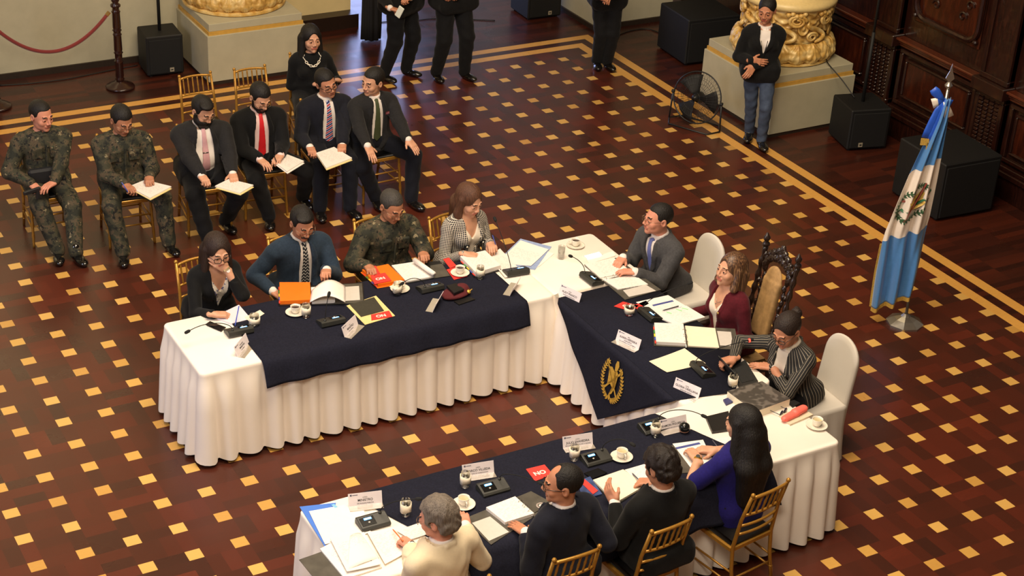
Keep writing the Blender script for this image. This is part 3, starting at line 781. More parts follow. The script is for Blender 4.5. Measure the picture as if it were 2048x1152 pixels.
    if top=='uniform':
        for sx in(-1,1):
            J.u(rbx(T.p(sx*.038,.066,.470*s),(.036,.034,.0085),[nrm(T.M[0]+sx*T.M[2]*-.45),nrm(T.M[1]-T.M[2]*.5),nrm(np.cross(nrm(T.M[0]+sx*T.M[2]*-.45),nrm(T.M[1]-T.M[2]*.5)))],.006),.006)
        J.u(cap(T.p(-.045,-.055,.478*s),T.p(.045,-.055,.478*s),.012),.012)
        J.sub(cap(T.p(0,-.012,.40*s),Hd.p(0,-.02,-.03),.058),.003)
    segs=[('t',T.p(0,0,.0),T.p(0,0,.42))]+[(nm,A[nm][5],A[nm][0]) for nm in'RL']+[(nm,A[nm][0],A[nm][1]) for nm in'RL']
    def pat(v):
        d=[];uu=[];ww=[]
        for nm,a,b in segs:
            ba=b-a;L2=ba@ba;t0_=(v-a)@ba/L2; t_=np.clip(t0_,0,1); r=v-a-t_[:,None]*ba; rr_=np.linalg.norm(r,axis=1)
            if nm=='t': q=T.L(v.astype(np.float32)); d.append(np.maximum(np.abs(q[:,0])-.16,0)+np.maximum(np.abs(q[:,1])-.12,0)*.6+.0*rr_); uu.append(np.arctan2(q[:,0],q[:,1]+.02)*.15);ww.append(q[:,2])
            else:
                x=nrm(np.cross(ba,F+Z*.3)); y=nrm(np.cross(ba,x)); d.append(rr_-.045); uu.append(np.arctan2(r@y,r@x)*.055); ww.append(t0_*math.sqrt(L2)+(.28 if nm in'RL' else 0))
        k=np.argmin(np.stack(d),0); ii=np.arange(len(v)); return np.stack([np.stack(uu)[k,ii],np.stack(ww)[k,ii],np.zeros(len(v))],1)
    jm=topm; nmz={'suit':'suit_jacket','uniform':'uniform_shirt','sweater':'sweater','dress':'dress','blazer':'blazer','shirt':'shirt'}[top]
    child(nmz,J,jm,pat if jm.name in('pinstripe_wool','black_white_tweed') else None)
    if stand is False and trm is None: trm=wool('dark_trousers',S(19,19,22))
    # ---------------- shirt, collar, cuffs
    if hasV:
        C_=SD(.0065); ifs=.009
        for q_,k in torso(T,ifs,fat,fem,0,sh-.012,belly): C_.u(q_,k)
        if not neckopen:
            C_.u(cap(T.p(0,-.012,.43*s),T.p(0,-.010,.495*s),.071,.068),.012)
            for sx in(-1,1): C_.u(rbx(T.p(sx*.032,.056,.462*s),(.030,.016,.022),T.M,.008),.008)
            C_.fn(lambda P,D:np.maximum(D,T.L(P)[...,2]-.505*s+.030*np.clip(T.L(P)[...,1]*9,-.0,1)))
        else:
            vz2=.30 if fem else .40
            C_.fn(lambda P,D:(lambda q:np.maximum(np.maximum(D,q[...,2]-.452*s),-np.maximum(np.abs(q[...,0])-np.clip((q[...,2]-vz2)*.62,0,.09),np.maximum(-q[...,1]-.02,vz2-q[...,2]))))(T.L(P)))
        C_.fn(lambda P,D:(lambda q:np.maximum(np.maximum(D,.05-q[...,2]),np.where(np.sqrt(q[...,0]**2+(q[...,1]+.01)**2)>.076,q[...,2]-.456*s-.25*np.clip(q[...,1]-.06,0,.1)*0,-1)))(T.L(P)))
        for nm in 'RL':
            el,W,d0,n,po,S_,sx=A[nm]
            if sleeve=='long' and shirtm is not None and not fem: a=nrm(W-el); C_.u(cap(W-a*.08,W-a*.000,.040,.0365),0)
        C_.sub(cap(T.p(0,-.012,.44*s),Hd.p(0,-.02,-.03),.0535 if not fem else .047),.003)
        child('shirt',C_,shirtm)
        if tie:
            X=SD(.0045); base_t=torso(T,ifs,fat,fem,0,sh-.012,belly)
            for q_,k in base_t: X.u(q_,k)
            zend=.04
            def tf(P,D):
                q=T.L(P); w=.018+.022*np.clip((.44-q[...,2])/.36,0,1); w=np.where(q[...,2]<zend+.04,np.maximum(0,(q[...,2]-zend))*1.0,w)
                c=np.maximum(np.abs(q[...,0]+.004*np.sin(9*q[...,2]))-w,np.maximum(.03-q[...,1],np.maximum(q[...,2]-.47*s,zend-q[...,2]))); return np.maximum(D-.009,np.maximum(c,-(D-.001)))
            X.fn(tf); X.u(ell(T.p(0,.074,.452*s),(.021,.016,.024),T.M),.006)
            child('necktie',X,tie,(lambda v:(lambda q:np.stack([q[:,0],q[:,2],q[:,1]],1))(T.L(v.astype(np.float32)))) )
    # ---------------- trousers + shoes
    X=SD(.0095)
    X.u(ell(T.p(0,-.005,.03),(.158*fat+.013,.118*fat+.013,.125),T.M),0)
    lr=(.102,.082,.066) if trm is None or trm.name!='denim' else (.094,.066,.054)
    for nm in'RL':
        hj,kn,an,fd=LG[nm]; X.u(cap(hj,kn,lr[0]*fz,lr[1]*fz),.04); X.u(cap(kn,an+Z*.0,lr[1]*fz,lr[2]),.010)
    X.fn(lambda P,D:D+.004*np.sin(45*P[...,2]+3*np.sin(14*P[...,0]))*np.sin(22*P[...,0]+17*P[...,1]))
    X.fn(lambda P,D:np.maximum(D,.035-P[...,2]))
    child('trousers',X,trm)
    shm=shoe or mat('black_polished_leather',S(18,16,16),.22,var=0,coat=.5)
    for nm in'RL':
        hj,kn,an,fd=LG[nm]; X=SD(.0062); g=np.array([an[0],an[1],0])
        Mf=[np.cross(fd,Z),fd,Z]
        X.u(ell(g+fd*.0+Z*.050,(.044,.058,.050),Mf),0); X.u(ell(g+fd*.105+Z*.038,(.052,.100,.038),Mf),.03); X.u(cap(g+Z*.07,g+Z*.13,.047,.046),.02)
        X.fn(lambda P,D:np.maximum(D,.002-P[...,2])); child('shoe',X,shm)
    if watch:
        for nm in watch[0]:
            el,W,d0,n,po,S_,sx=A[nm]; a=nrm(W-el); Mw=frame(W-a*.002,n,a); w=MB(); 
            w.lathe(Mw.O,[(.029,-.008),(.0325,-.008),(.0325,.008),(.029,.008)],20,Mw.M,cap=False); w.cur=1
            w.lathe(Mw.O-nrm(n)*.030,[(0,-.006),(.015,-.006),(.015,.004),(0,.004)],16,[Mw.M[0],Mw.M[2],-Mw.M[1]])
            w.build('wristwatch',[watch[1],watch[2]],root,smooth=False)
    PEOPLE[key]=dict(T=T,H=Hd,A=A,root=root,base=base,LG=LG)
    return root
# ---------------------------------------------------------------- tables
TZ=.765
linen=mat('white_table_linen',S(244,234,222),.8,var=.015,nsc=5,bmp=.08,bsc=250,sheen=.1)
navy=mat('navy_linen_runner',S(28,29,42),.9,var=.2,nsc=80,bmp=.3,bsc=300,spec=.15)
def skirt_path(x0,x1,y0,y1,r=.045):
    P=[];N=[]
    for cx,cy,a0 in((x1-r,y1-r,0),(x0+r,y1-r,90),(x0+r,y0+r,180),(x1-r,y0+r,270)):
        for a in range(0,91,15):
            q=math.radians(a0+a); P.append((cx+r*math.cos(q),cy+r*math.sin(q))); N.append((math.cos(q),math.sin(q)))
    P.append(P[0]);N.append(N[0]); P=np.array(P);N=np.array(N); d=np.r_[0,np.cumsum(np.hypot(*np.diff(P,axis=0).T))]
    n=int(d[-1]/.012); t=np.linspace(0,d[-1],n,endpoint=False)
    p=np.stack([np.interp(t,d,P[:,i]) for i in(0,1)],1); nn=np.stack([np.interp(t,d,N[:,i]) for i in(0,1)],1); nn/=np.linalg.norm(nn,axis=1)[:,None]; return p,nn,t,d[-1]
def covered_table(label,x0,x1,y0,y1,sp=.165,seed=0,flare=.072):
    root=empty('banquet_table',((x0+x1)/2,(y0+y1)/2,0),label,'table','white skirted banquet tables')
    b=MB(); b.box(((x0+x1)/2,(y0+y1)/2,TZ-.03),((x1-x0)/2-.02,(y1-y0)/2-.02,.015)); b.build('tabletop',mat('plywood_top',S(150,120,80)),root)
    for lx in(x0+.15,x1-.15):
        for ly in(y0+.12,y1-.12): b=MB(); b.tube([(lx,ly,0),(lx,ly,TZ-.04)],.016,8); b.build('leg',mat('grey_steel',S(90,90,92),.4,metal=.8),root)
    p,nn,t,L=skirt_path(x0,x1,y0,y1); k=round(L/sp); rnd=np.random.RandomState(seed)
    jit=np.interp(t,np.linspace(0,L,k+1),np.r_[rnd.rand(k)*.3,0.1]); ph=t/L*k+jit; f=ph-np.floor(ph)
    f=np.clip(f,0,1)**1.45; bul=np.sin(np.pi*f)**.7; amp=np.interp(t,np.linspace(0,L,k+1),.7+.5*rnd.rand(k+1))
    zs=[TZ,TZ-.004,TZ-.012,TZ-.03,TZ-.07,TZ-.12,TZ-.2,TZ-.32,TZ-.45,TZ-.6,TZ-.70,.03]
    V=[];n=len(p)
    for z in zs:
        q=(TZ-z)/TZ; o=-.012*max(0,1-(TZ-z)/.012)**2+flare*q*.35
        g=np.clip((TZ-z-.04)/.16,0,1); oo=o+g*bul*flare*(.45+.55*q)*amp-.0
        zz=z+(0 if z>.05 else 1)*(.012*(1-bul)); V.append(np.c_[p+nn*oo[:,None],np.broadcast_to(zz,n)])
    Vv=np.concatenate(V); fs=[]
    for i in range(len(zs)-1):
        for j in range(n): fs.append((i*n+j,(i+1)*n+j,(i+1)*n+(j+1)%n,i*n+(j+1)%n))
    fs.append(tuple(range(n)))
    link_mesh('tablecloth',Vv,fs,linen,root,None,True)
    return root
covered_table('long white table with pleated skirt facing the seated row of officers and suited men',-5.83,-2.86,-4.60,-3.77,seed=1)
covered_table('white skirted corner table holding the coffee cup beside the man in grey suit',-2.86,-2.0,-4.60,-3.76,seed=2)
covered_table('white skirted head table under the runner with the gold emblem',-2.84,-2.05,-6.40,-4.63,seed=3)
covered_table('long white skirted table with the four people seated with backs to the viewer',-5.83,-2.10,-7.27,-6.40,seed=4)
def cloth_strip(name,label,cat,poly_x,prof,m,th=.004,seed=0,taper=None):
    """prof: list (y,z) across, x from poly_x[0] to poly_x[1], fine grid with gentle ripples"""
    nx=max(8,int(abs(poly_x[1]-poly_x[0])/.03)); P=np.array(prof,float); d=np.r_[0,np.cumsum(np.hypot(*np.diff(P,axis=0).T))]; ny=max(6,int(d[-1]/.02))
    t=np.linspace(0,d[-1],ny); Y=np.interp(t,d,P[:,0]);Zz=np.interp(t,d,P[:,1]); V=[]
    for i in range(nx+1):
        x=poly_x[0]+(poly_x[1]-poly_x[0])*i/nx
        for j in range(ny):
            hang=max(0,(TZ-Zz[j]))/.2; xx=x+(taper(x,Y[j]) if taper else 0)
            V.append((xx,Y[j]+(-1 if Y[j]<(P[0,0]+P[-1,0])/2 else 1)*(.012+.010*math.sin(x*21+seed))*hang,Zz[j]+.0012*math.sin(x*9+j*.7)*math.sin(j*.35+x*4)))
    fs=[(i*ny+j,(i+1)*ny+j,(i+1)*ny+j+1,i*ny+j+1) for i in range(nx) for j in range(ny-1)]
    o=link_mesh(name,V,fs,m,None,(sum(poly_x)/2,prof[len(prof)//2][0],TZ),True); md=o.modifiers.new('thickness','SOLIDIFY'); md.thickness=th; md.offset=1
    return tag(o,label,cat)
cloth_strip('table_runner','dark navy runner over the table of the woman in tweed and the blue suit man','table runner',(-5.36,-3.12),[(-4.675,.585),(-4.645,.70),(-4.625,.75),(-4.60,TZ+.004),(-3.79,TZ+.004),(-3.755,.745),(-3.745,.62)],navy,seed=1)
cloth_strip('table_runner','dark navy runner beneath the binders of the people seated with backs to viewer','table runner',(-5.47,-3.10),[(-7.40,.50),(-7.345,.66),(-7.295,.75),(-7.26,TZ+.004),(-6.42,TZ+.004),(-6.385,.745),(-6.375,.60)],navy,seed=2,taper=lambda x,y:(y+6.42)*-.42)
# square runner laid cornerwise over the head table: top polygon + triangular drop
def emblem(scroll=1.0):
    """2-D outlines (x right, y up, unit about 1 high) -> list of (polygon, colour key)"""
    out=[]
    for s_ in(-1,1):
        C=[(s_*(.34*math.sin(a))*1.0,-.05-.45*math.cos(a)) for a in np.linspace(.12,2.55,15)]
        for i,(x,y) in enumerate(C[:-1]):
            dx,dy=C[i+1][0]-x,C[i+1][1]-y;a=math.atan2(dy,dx)
            for sd_ in(-1,0,1):
                b=a+sd_*.75; L=.10; w=.020
                out.append(([(x,y),(x+L*.5*math.cos(b)-w*math.sin(b),y+L*.5*math.sin(b)+w*math.cos(b)),(x+L*math.cos(b),y+L*math.sin(b)),(x+L*.5*math.cos(b)+w*math.sin(b),y+L*.5*math.sin(b)-w*math.cos(b))],'leaf'))
    out.append(([(-.17,.20),(-.08,.24),(.02,.18),(.12,.22),(.16,.16),(.13,-.14),(.05,-.20),(-.04,-.15),(-.14,-.18),(-.15,.0)],'scroll'))
    for s_ in(-1,1):   # crossed rifles and swords
        out.append(([(s_*-.26,-.34),(s_*-.23,-.37),(s_*.30,.30),(s_*.27,.33)],'rifle'))
    out.append(([(.02,.20),(.10,.22),(.14,.36),(.10,.46),(.04,.44),(.01,.34)],'bird'))
    tail=[(.06,.22),(.12,.05),(.13,-.15),(.06,-.33),(-.04,-.42),(-.02,-.36),(.06,-.26),(.09,-.12),(.08,.04),(.02,.16)]
    out.append((tail,'bird')); out.append(([(-.05,-.44),(0,-.36),(.05,-.44),(0,-.52)],'leaf'))
    return out
def emblem_mesh(name,mapf,th_n,cols,parent):
    b=MB(); keys=list(cols); 
    for poly,k in emblem():
        b.cur=keys.index(k); n=len(poly)
        # subdivide: fan around centroid so it follows the cloth
        cx=sum(p[0] for p in poly)/n; cy=sum(p[1] for p in poly)/n
        P=[mapf(*p) for p in poly]+[mapf(cx,cy)]; Bk=[p-th_n*.004 for p in P]
        b.add(P,[(i,(i+1)%n,n) for i in range(n)])
    return b.build(name,[cols[k] for k in keys],parent,smooth=False)
goldth=mat('gold_embroidery',S(212,172,72),.38,metal=.35,var=.15,nsc=90)
def head_runner():
    ap=np.array([-2.905,-5.50,.14]); a0=np.array([-2.86,-4.66,TZ]); a1=np.array([-2.86,-6.33,TZ])
    # find apex / edge ends from the picture geometry: front face plane of the table
    m=MB(); n=28; V=[];rows=26
    for i in range(rows+1):
        q=i/rows
        for j in range(n+1):
            s_=j/n; A=a0*(1-s_)+a1*s_; ptx=A*(1-q)+ap*q
            x=-2.885-.075*q-.012*math.sin(ptx[1]*16)*min(1,q*3)*(1-q)-(.0 if q>0.04 else 0)
            V.append((x if q>0 else -2.862,ptx[1],ptx[2]+(.004 if q==0 else 0)))
    fs=[(i*(n+1)+j,i*(n+1)+j+1,(i+1)*(n+1)+j+1,(i+1)*(n+1)+j) for i in range(rows) for j in range(n)]
    # top sheet
    b0=len(V); top=[(-2.85,-4.66),(-2.40,-4.33-.3),(-2.03,-4.66),(-2.03,-6.10),(-2.45,-6.50+.12),(-2.85,-6.33)]
    top=[(-2.862,-4.66),(-2.05,-4.64),(-2.05,-6.02),(-2.40,-6.42),(-2.862,-6.33)]
    V+= [(x,y,TZ+.005) for x,y in top]; fs.append(tuple(range(b0,b0+len(top)))[::-1])
    o=link_mesh('table_runner',V,fs,navy,None,(-2.5,-5.4,TZ),True); md=o.modifiers.new('thickness','SOLIDIFY'); md.thickness=.004; md.offset=0
    tag(o,'navy cloth with gold emblem hanging in a point from the head table','table runner')
    c=np.array([-2.955,-5.42,.50])
    def mp(x,y):
        z=.56+y*.36; yy=-5.60-x*.38; q=(TZ-z)/(TZ-.14); return np.array([-2.885-.075*q-.017,yy,z])
    emblem_mesh('gold_emblem',mp,np.array([1,0,0]),dict(leaf=goldth,scroll=goldth,rifle=goldth,bird=goldth),o)
head_runner()
# ---------------------------------------------------------------- chairs
giltm=mat('gilt_chair_paint',S(176,128,52),.32,metal=.45,var=.12,nsc=40)
cush=mat('black_vinyl_cushion',S(24,22,22),.42,var=.1,bmp=.1)
def gilt_chair():
    r=empty('banquet_chair',(0,0,0)); w,d=.19,.19   # faces +y
    def bamboo(b,p,q,ra,n=3):
        p=np.array(p,float);q=np.array(q,float); P=[];R=[]
        for i in range(n*4+1):
            t_=i/(n*4); P.append(p+(q-p)*t_); R.append(ra*(1.28 if i%4==0 and 0<i<n*4 else 1))
        b.tube(P,R,8)
    for sx in(-1,1):
        b=MB(); bamboo(b,(sx*w,d-.01,.44),(sx*(w+.015),d+.02,0),.0125,4); b.build('leg',giltm,r,smooth=True)
        b=MB(); P=[(sx*(w-.005),-d-.075,0),(sx*(w-.01),-d-.015,.28),(sx*(w-.012),-d,.44),(sx*(w-.02),-d-.035,.68),(sx*(w-.028),-d-.095,.905)]
        b.tube(P,[.0125,.0135,.0145,.013,.0125],8); b.lathe((P[-1][0],P[-1][1]-.004,.905),[(.0125,0),(.016,.006),(.016,.014),(.010,.024),(0,.028)],10)
        for q in(.3,.6): 
            b.lathe((P[0][0]*(1-q)+P[1][0]*q,P[0][1]*(1-q)+P[1][1]*q,.28*q),[(.0125,-.006),(.017,0),(.0125,.006)],8)
        b.build('back_post',giltm,r,smooth=True)
    bx=lambda z:(w-.012-(z-.44)*.034) ; by=lambda z:(-d-(.035*(z-.44)/.24 if z<.68 else .035+.060*(z-.68)/.225))
    for z,rr in((.885,.0125),(.725,.010),(.63,.0095),(.555,.0095)):
        b=MB(); b.tube([(x,by(z)-.022*(1-(x/bx(z))**2),z+(.012*(1-(x/bx(z))**2) if z>.8 else 0)) for x in np.linspace(-bx(z),bx(z),9)],rr,8); b.build('back_rail',giltm,r,smooth=True)
    for i in range(6):
        x=-.125+i*.05; b=MB(); z0,z1=.725,.885; c0=1-(x/bx(z0))**2;c1=1-(x/bx(z1))**2
        bamboo(b,(x,by(z0)-.022*c0,z0),(x,by(z1)-.022*c1,z1+.01*c1),.0075,2); b.build('spindle',giltm,r,smooth=True)
    b=MB(); 
    for sx in(-1,1): b.box((sx*(w-.003),0,.43),(.014,d,.018),bev=.005)
    b.box((0,d-.012,.43),(w-.0,.014,.018),bev=.005); b.box((0,-d+.002,.43),(w-.02,.014,.018),bev=.005); b.build('seat_frame',giltm,r,smooth=False)
    b=MB(); b.box((0,0,.462),(.185,.190,.020),bev=.014); b.build('seat_cushion',cush,r,smooth=True)
    for sx in(-1,1):
        b=MB(); 
        for z in(.16,.25): b.tube([(sx*(w+.004),d+.005,z),(sx*(w-.006),-d-.03,z+.0)],.008,6)
        b.build('stretcher',giltm,r,smooth=True)
    b=MB(); b.tube([(-w,d+.005,.20),(w,d+.005,.20)],.008,6); b.tube([(-w,d+.002,.29),(w,d+.002,.29)],.008,6); b.build('stretcher',giltm,r,smooth=True)
    b=MB(); b.tube([(-w,-d-.03,.20),(w,-d-.03,.20)],.008,6); b.build('stretcher',giltm,r,smooth=True)
    return r
# ---- white covered chair
cover_m=mat('pale_grey_chair_cover',S(206,199,188),.8,var=.02,nsc=5,bmp=.1,bsc=200)
def covered_chair(loc,rz,label):
    r=empty('covered_chair',loc,label,'chair','white covered chairs at the head table',0); c,s_=math.cos(rz),math.sin(rz)
    tr=lambda p:(loc[0]+c*p[0]-s_*p[1],loc[1]+s_*p[0]+c*p[1],p[2])
    # back: rounded slab lofted outline (faces +y)
    V=[];n=36;prof=[]
    out=[]
    for a in np.linspace(0,math.pi,19): out.append((.190*math.cos(a)*1.0,.80+.17*math.sin(a)))
    out=[(.21,.05),(.195,.45)]+out+[(-.195,.45),(-.21,.05)]
    m_=len(out); layers=[(-.015,.90),(0,.975),(.02,1),(.030,.975),(.042,.90)]
    for dy,sc_ in layers:
        for x,z in out: zz=.45+(z-.45)*(sc_ if z>.45 else 1); V.append(tr((x*sc_+(.012*math.sin(z*30) if z<.3 else 0),-.26+dy-.06*max(0,z-.45)/.5+(.5-z)*.06*(z<.45),zz)))
    fs=[(i*m_+j,i*m_+j+1,(i+1)*m_+j+1,(i+1)*m_+j) for i in range(len(layers)-1) for j in range(m_-1)]
    fs.append(tuple(range(m_))[::-1]); fs.append(tuple((len(layers)-1)*m_+j for j in range(m_)))
    o=link_mesh('back_cover',V,fs,cover_m,r,None,True)
    b=MB(); b.v=[]; 
    P=[(-.225,-.22),(.225,-.22),(.225,.22),(-.225,.22)]
    V=[];N=80
    for z,e in((.50,-.02),(.495,0),(.46,.004),(.3,.012),(.12,.03),(.02,.045)):
        for k in range(N):
            a=2*math.pi*k/N; ca,sa=math.cos(a),math.sin(a); q=.225/max(abs(ca),abs(sa))**.93; q+=e+(0.014*math.sin(a*14)*(.5-z)/.5 if z<.46 else 0); V.append(tr((ca*q,sa*q,z)))
    fs=[(i*N+j,(i+1)*N+j,(i+1)*N+(j+1)%N,i*N+(j+1)%N) for i in range(5) for j in range(N)]+[tuple(range(N))]
    link_mesh('seat_cover',V,fs,cover_m,r,None,True); return r
covered_chair((-1.60,-4.55,0),math.radians(90),'white cloth covered chair behind the man in grey suit')
covered_chair((-1.66,-6.36,0),math.radians(88),'white cloth covered chair behind the woman in pinstripe jacket')
# ---- carved chair
def carved_chair(loc,rz):
    r=empty('carved_armchair',loc,'tall carved dark wood chair with tan upholstered back behind the woman in burgundy','chair')
    M=rot(rz); tr=lambda p:np.array(loc)+M.T@np.array(p,float); dk=mat('black_carved_walnut',S(38,24,18),.3,var=.25,nsc=15,coat=.4)
    up=mat('tan_damask',S(168,132,84),.7,var=.22,nsc=18,bmp=.3,bsc=90)
    tilt=lambda z:-.24-.16*(z-.45)
    for sx in(-1,1):
        b=MB(); P=[];R=[]
        for z in np.linspace(0,1.30,53): P.append(tr((sx*.235,tilt(z) if z>.45 else -.24,z))); R.append(.023+.007*math.sin(z*55)*(1 if (.5<z<1.25) else .3)+(.006 if z<.45 else 0))
        b.tube(P,R,10); b.lathe(tr((sx*.235,tilt(1.30),1.30)),[(.02,0),(.034,.012),(.030,.03),(.016,.045),(.028,.062),(.030,.080),(.018,.098),(.010,.115),(0,.125)],12); b.build('back_post',dk,r,smooth=True)
        b=MB(); b.tube([tr((sx*.235,.24,0)),tr((sx*.235,.24,.12)),tr((sx*.235,.24,.44)),tr((sx*.235,.22,.66))],[.03,.022,.028,.022],10); b.build('leg',dk,r,smooth=True)
        b=MB(); b.tube([tr((sx*.235,tilt(.72),.74)),tr((sx*.25,-.05,.72)),tr((sx*.255,.15,.70)),tr((sx*.25,.27,.665)),tr((sx*.25,.29,.63))],[.02,.024,.026,.028,.02],10); b.build('armrest',dk,r,smooth=True)
    b=MB(); b.box(tr((0,0,.43)),(.25,.25,.035),M,.01); b.build('seat_frame',dk,r)
    b=MB(); b.box(tr((0,0,.475)),(.23,.23,.03),M,.025); b.build('seat_cushion',up,r,smooth=True)
    X=SD(.008); Mt=[M[0],nrm(tr((0,tilt(1.2),1.2))-tr((0,tilt(.5),.5))),None]; Mt[2]=np.cross(Mt[0],Mt[1]); Mt=np.array(Mt)
    q=lambda x,z,o=0: tr((x,tilt(z)+o,z))
    for a in np.linspace(0,math.pi,13):   # arched crest of scrolls and leaves
        X.u(ell(q(.175*math.cos(a),1.16+.11*math.sin(a)),(.030,.036,.022),Mt),.01)
    for i,(x,z,rr) in enumerate([(0,1.36,.032),(-.05,1.33,.028),(.05,1.33,.028),(-.10,1.30,.030),(.10,1.30,.030),(-.15,1.27,.026),(.15,1.27,.026),(-.20,1.24,.026),(.20,1.24,.026),(-.19,1.17,.024),(.19,1.17,.024),(0,1.30,.035),(-.20,1.02,.02),(.20,1.02,.02)]): X.u(ell(q(x,z),(rr,rr*1.25,.024),Mt),.008)
    for sx in(-1,1):
        for z in np.linspace(.60,1.14,10): X.u(ell(q(sx*(.155+.010*math.sin(z*40)),z),(.024,.034,.018),Mt),.01)
    X.u(rbx(q(0,.58),(.20,.035,.020),Mt,.01),.01)
    X.fn(lambda P,D:D+.004*np.sin(150*P[...,1]+3*np.sin(60*P[...,2]))*np.sin(140*P[...,2]))
    v,f=X.mesh(); link_mesh('carved_crest',v,f,dk,r,None,True)
    X=SD(.008); X.u(rbx(q(0,.86,.015),(.115,.25,.030),Mt,.025),0); X.u(ell(q(0,1.09,.015),(.115,.13,.028),Mt),.02)
    v,f=X.mesh(); link_mesh('upholstered_back',v,f,up,r,None,True); r.scale=(1,.86,.985)
carved_chair((-1.80,-5.58,0),math.radians(90))
# ---------------------------------------------------------------- flag
def flag():
    r=empty('standing_flag',(0.49,-5.12,0),'blue and white national flag on silver pole with tied ribbon bow','flag'); B=np.array([.49,-5.12,0])
    sil=mat('brushed_silver',S(176,172,164),.28,metal=.9,var=.05); H=CAMR[0]*np.array([1,1,0]); H=nrm(H); N=np.cross(H,[0,0,1.]); N=-N if N@(CAMP-B)<0 else N
    b=MB(); b.lathe(B,[(.165,0),(.165,.018),(.10,.055),(.045,.075),(.020,.10),(0,.10)],8); b.build('base',sil,r)
    b=MB(); b.tube([B+[0,0,.09],B+[0,0,2.24]],.0135,12); b.build('pole',sil,r,smooth=True)
    b=MB(); b.lathe(B+[0,0,2.23],[(.014,0),(.03,.012),(.033,.026),(.02,.045),(.014,.055)],14); 
    M=np.array([H,N,[0,0,1.]]); q=B+np.array([0,0,2.28])
    P=[(0,0),(.036,.035),(.030,.055),(.012,.10),(0,.165),(-.012,.10),(-.030,.055),(-.036,.035)]
    n=len(P); F=[q+H*x+[0,0,z]+N*.005 for x,z in P]; G=[q+H*x+[0,0,z]-N*.005 for x,z in P]
    b.add(F+G,[tuple(range(n)),tuple(range(n,2*n))[::-1]]+[(i,n+i,n+(i+1)%n,(i+1)%n) for i in range(n)]); b.build('spear_finial',sil,r)
    # cloth: rows t 0..1; left / right offsets from the pole axis and heights
    tl=[(0,-.035,2.16),(.12,-.075,1.97),(.30,-.205,1.47),(.55,-.325,.93),(.60,-.335,.83),(.80,-.335,.52),(1,-.325,.165)]
    tr_=[(0,.03,2.16),(.12,.040,1.97),(.30,.040,1.62),(.55,.045,1.06),(.60,.040,.97),(.80,.035,.62),(1,.02,.335)]
    def pt(u,t_,off=0):
        x0=np.interp(t_,[a[0] for a in tl],[a[1] for a in tl]);z0=np.interp(t_,[a[0] for a in tl],[a[2] for a in tl])
        x1=np.interp(t_,[a[0] for a in tr_],[a[1] for a in tr_]);z1=np.interp(t_,[a[0] for a in tr_],[a[2] for a in tr_])
        w=x1-x0; x=x0+w*u; z=z0+(z1-z0)*u; ty=.018+.022*min(1,t_*2)
        d=ty*math.sin(u*17+1.2*math.sin(t_*5)+1.0)+.35*ty*math.sin(u*31+3+t_*3)+.035*math.sin(u*3.1)+.03
        return B+H*x+np.array([0,0,z])+N*(d+off)
    nu,nt_=64,90; V=[pt(i/nu,j/nt_) for j in range(nt_+1) for i in range(nu+1)]
    fs=[];mi=[]
    for j in range(nt_):
        for i in range(nu): fs.append((j*(nu+1)+i,j*(nu+1)+i+1,(j+1)*(nu+1)+i+1,(j+1)*(nu+1)+i)); tt=(j+.5)/nt_; mi.append(0 if (tt<.30 or tt>.60) else 1)
    blue=mat('sky_blue_satin',S(72,128,186),.42,var=.05,sheen=.3); wh=mat('white_satin',S(236,222,206),.42,var=.03,sheen=.3)
    o=link_mesh('flag_cloth',V,fs,[blue,wh],r,None,True,mi); md=o.modifiers.new('thickness','SOLIDIFY'); md.thickness=.003
    b=MB(); E1=[pt(u,1) for u in np.linspace(0,1,65)]; E2=[p+np.array([0,0,-.04]) for p in E1]
    for th in(0,):
        b.add(E1+E2,[(i,i+1,66+i,65+i) for i in range(64)])
    L1=[pt(0,t_) for t_ in np.linspace(.62,1,40)]; L2=[p-H*.018 for p in L1]; b.add(L1+L2,[(i,i+1,41+i,40+i) for i in range(39)])
    o2=b.build('gold_fringe',mat('gold_fringe',S(196,156,66),.6,var=.3,nsc=120,bmp=.8,bsc=260),r,smooth=False); md=o2.modifiers.new('thickness','SOLIDIFY'); md.thickness=.006; md.offset=0
    gr=mat('green_embroidery',S(52,84,52),.7,var=.2,nsc=80); sc_=mat('parchment_gold',S(218,182,92),.6); rd=mat('brown_red_embroidery',S(120,52,40),.7); bd=mat('bird_green_embroidery',S(38,96,62),.6)
    # the emblem turned as the cloth hangs
    ca,sa=math.cos(-1.15),math.sin(-1.15)
    def mp(x,y):
        X_=(x*ca-y*sa);Y_=(x*sa+y*ca); return pt(.50+X_*.86,.447-Y_*.19,.016)
    emblem_mesh('wreath_emblem',mp,N,dict(leaf=gr,scroll=sc_,rifle=rd,bird=bd),r)
    # bow
    rb=mat('royal_blue_ribbon',S(40,88,196),.35,var=.08); b=MB()
    def rib(P,w,wd=None):
        V=[];
        for i,p in enumerate(P):
            p=np.array(p); dr=np.array([p2-p1 for p1,p2 in zip(P[max(i-1,0)],P[min(i+1,len(P)-1)])]); sdv=nrm(np.array([-dr[1],dr[0]]) if np.hypot(*dr)>0 else (1,0))
            ww=w if not hasattr(w,'__len__') else w[i]
            for s_ in(-1,-.33,.33,1): c=p+sdv*s_*ww; V.append(B+H*c[0]+np.array([0,0,c[1]])+N*(.050+.006*math.sin(i*.9)+(.004 if abs(s_)<.5 else 0)))
        m_=len(P); fs=[(i*4+k,i*4+k+1,(i+1)*4+k+1,(i+1)*4+k) for i in range(m_-1) for k in range(3)]; n0=len(b.f); b.add(V,fs)
        for i in range(m_-1):
            for k in range(3): b.mi[n0+i*3+k]=(1 if k==1 else 0) if wd is None else (1 if i>=wd else 0)
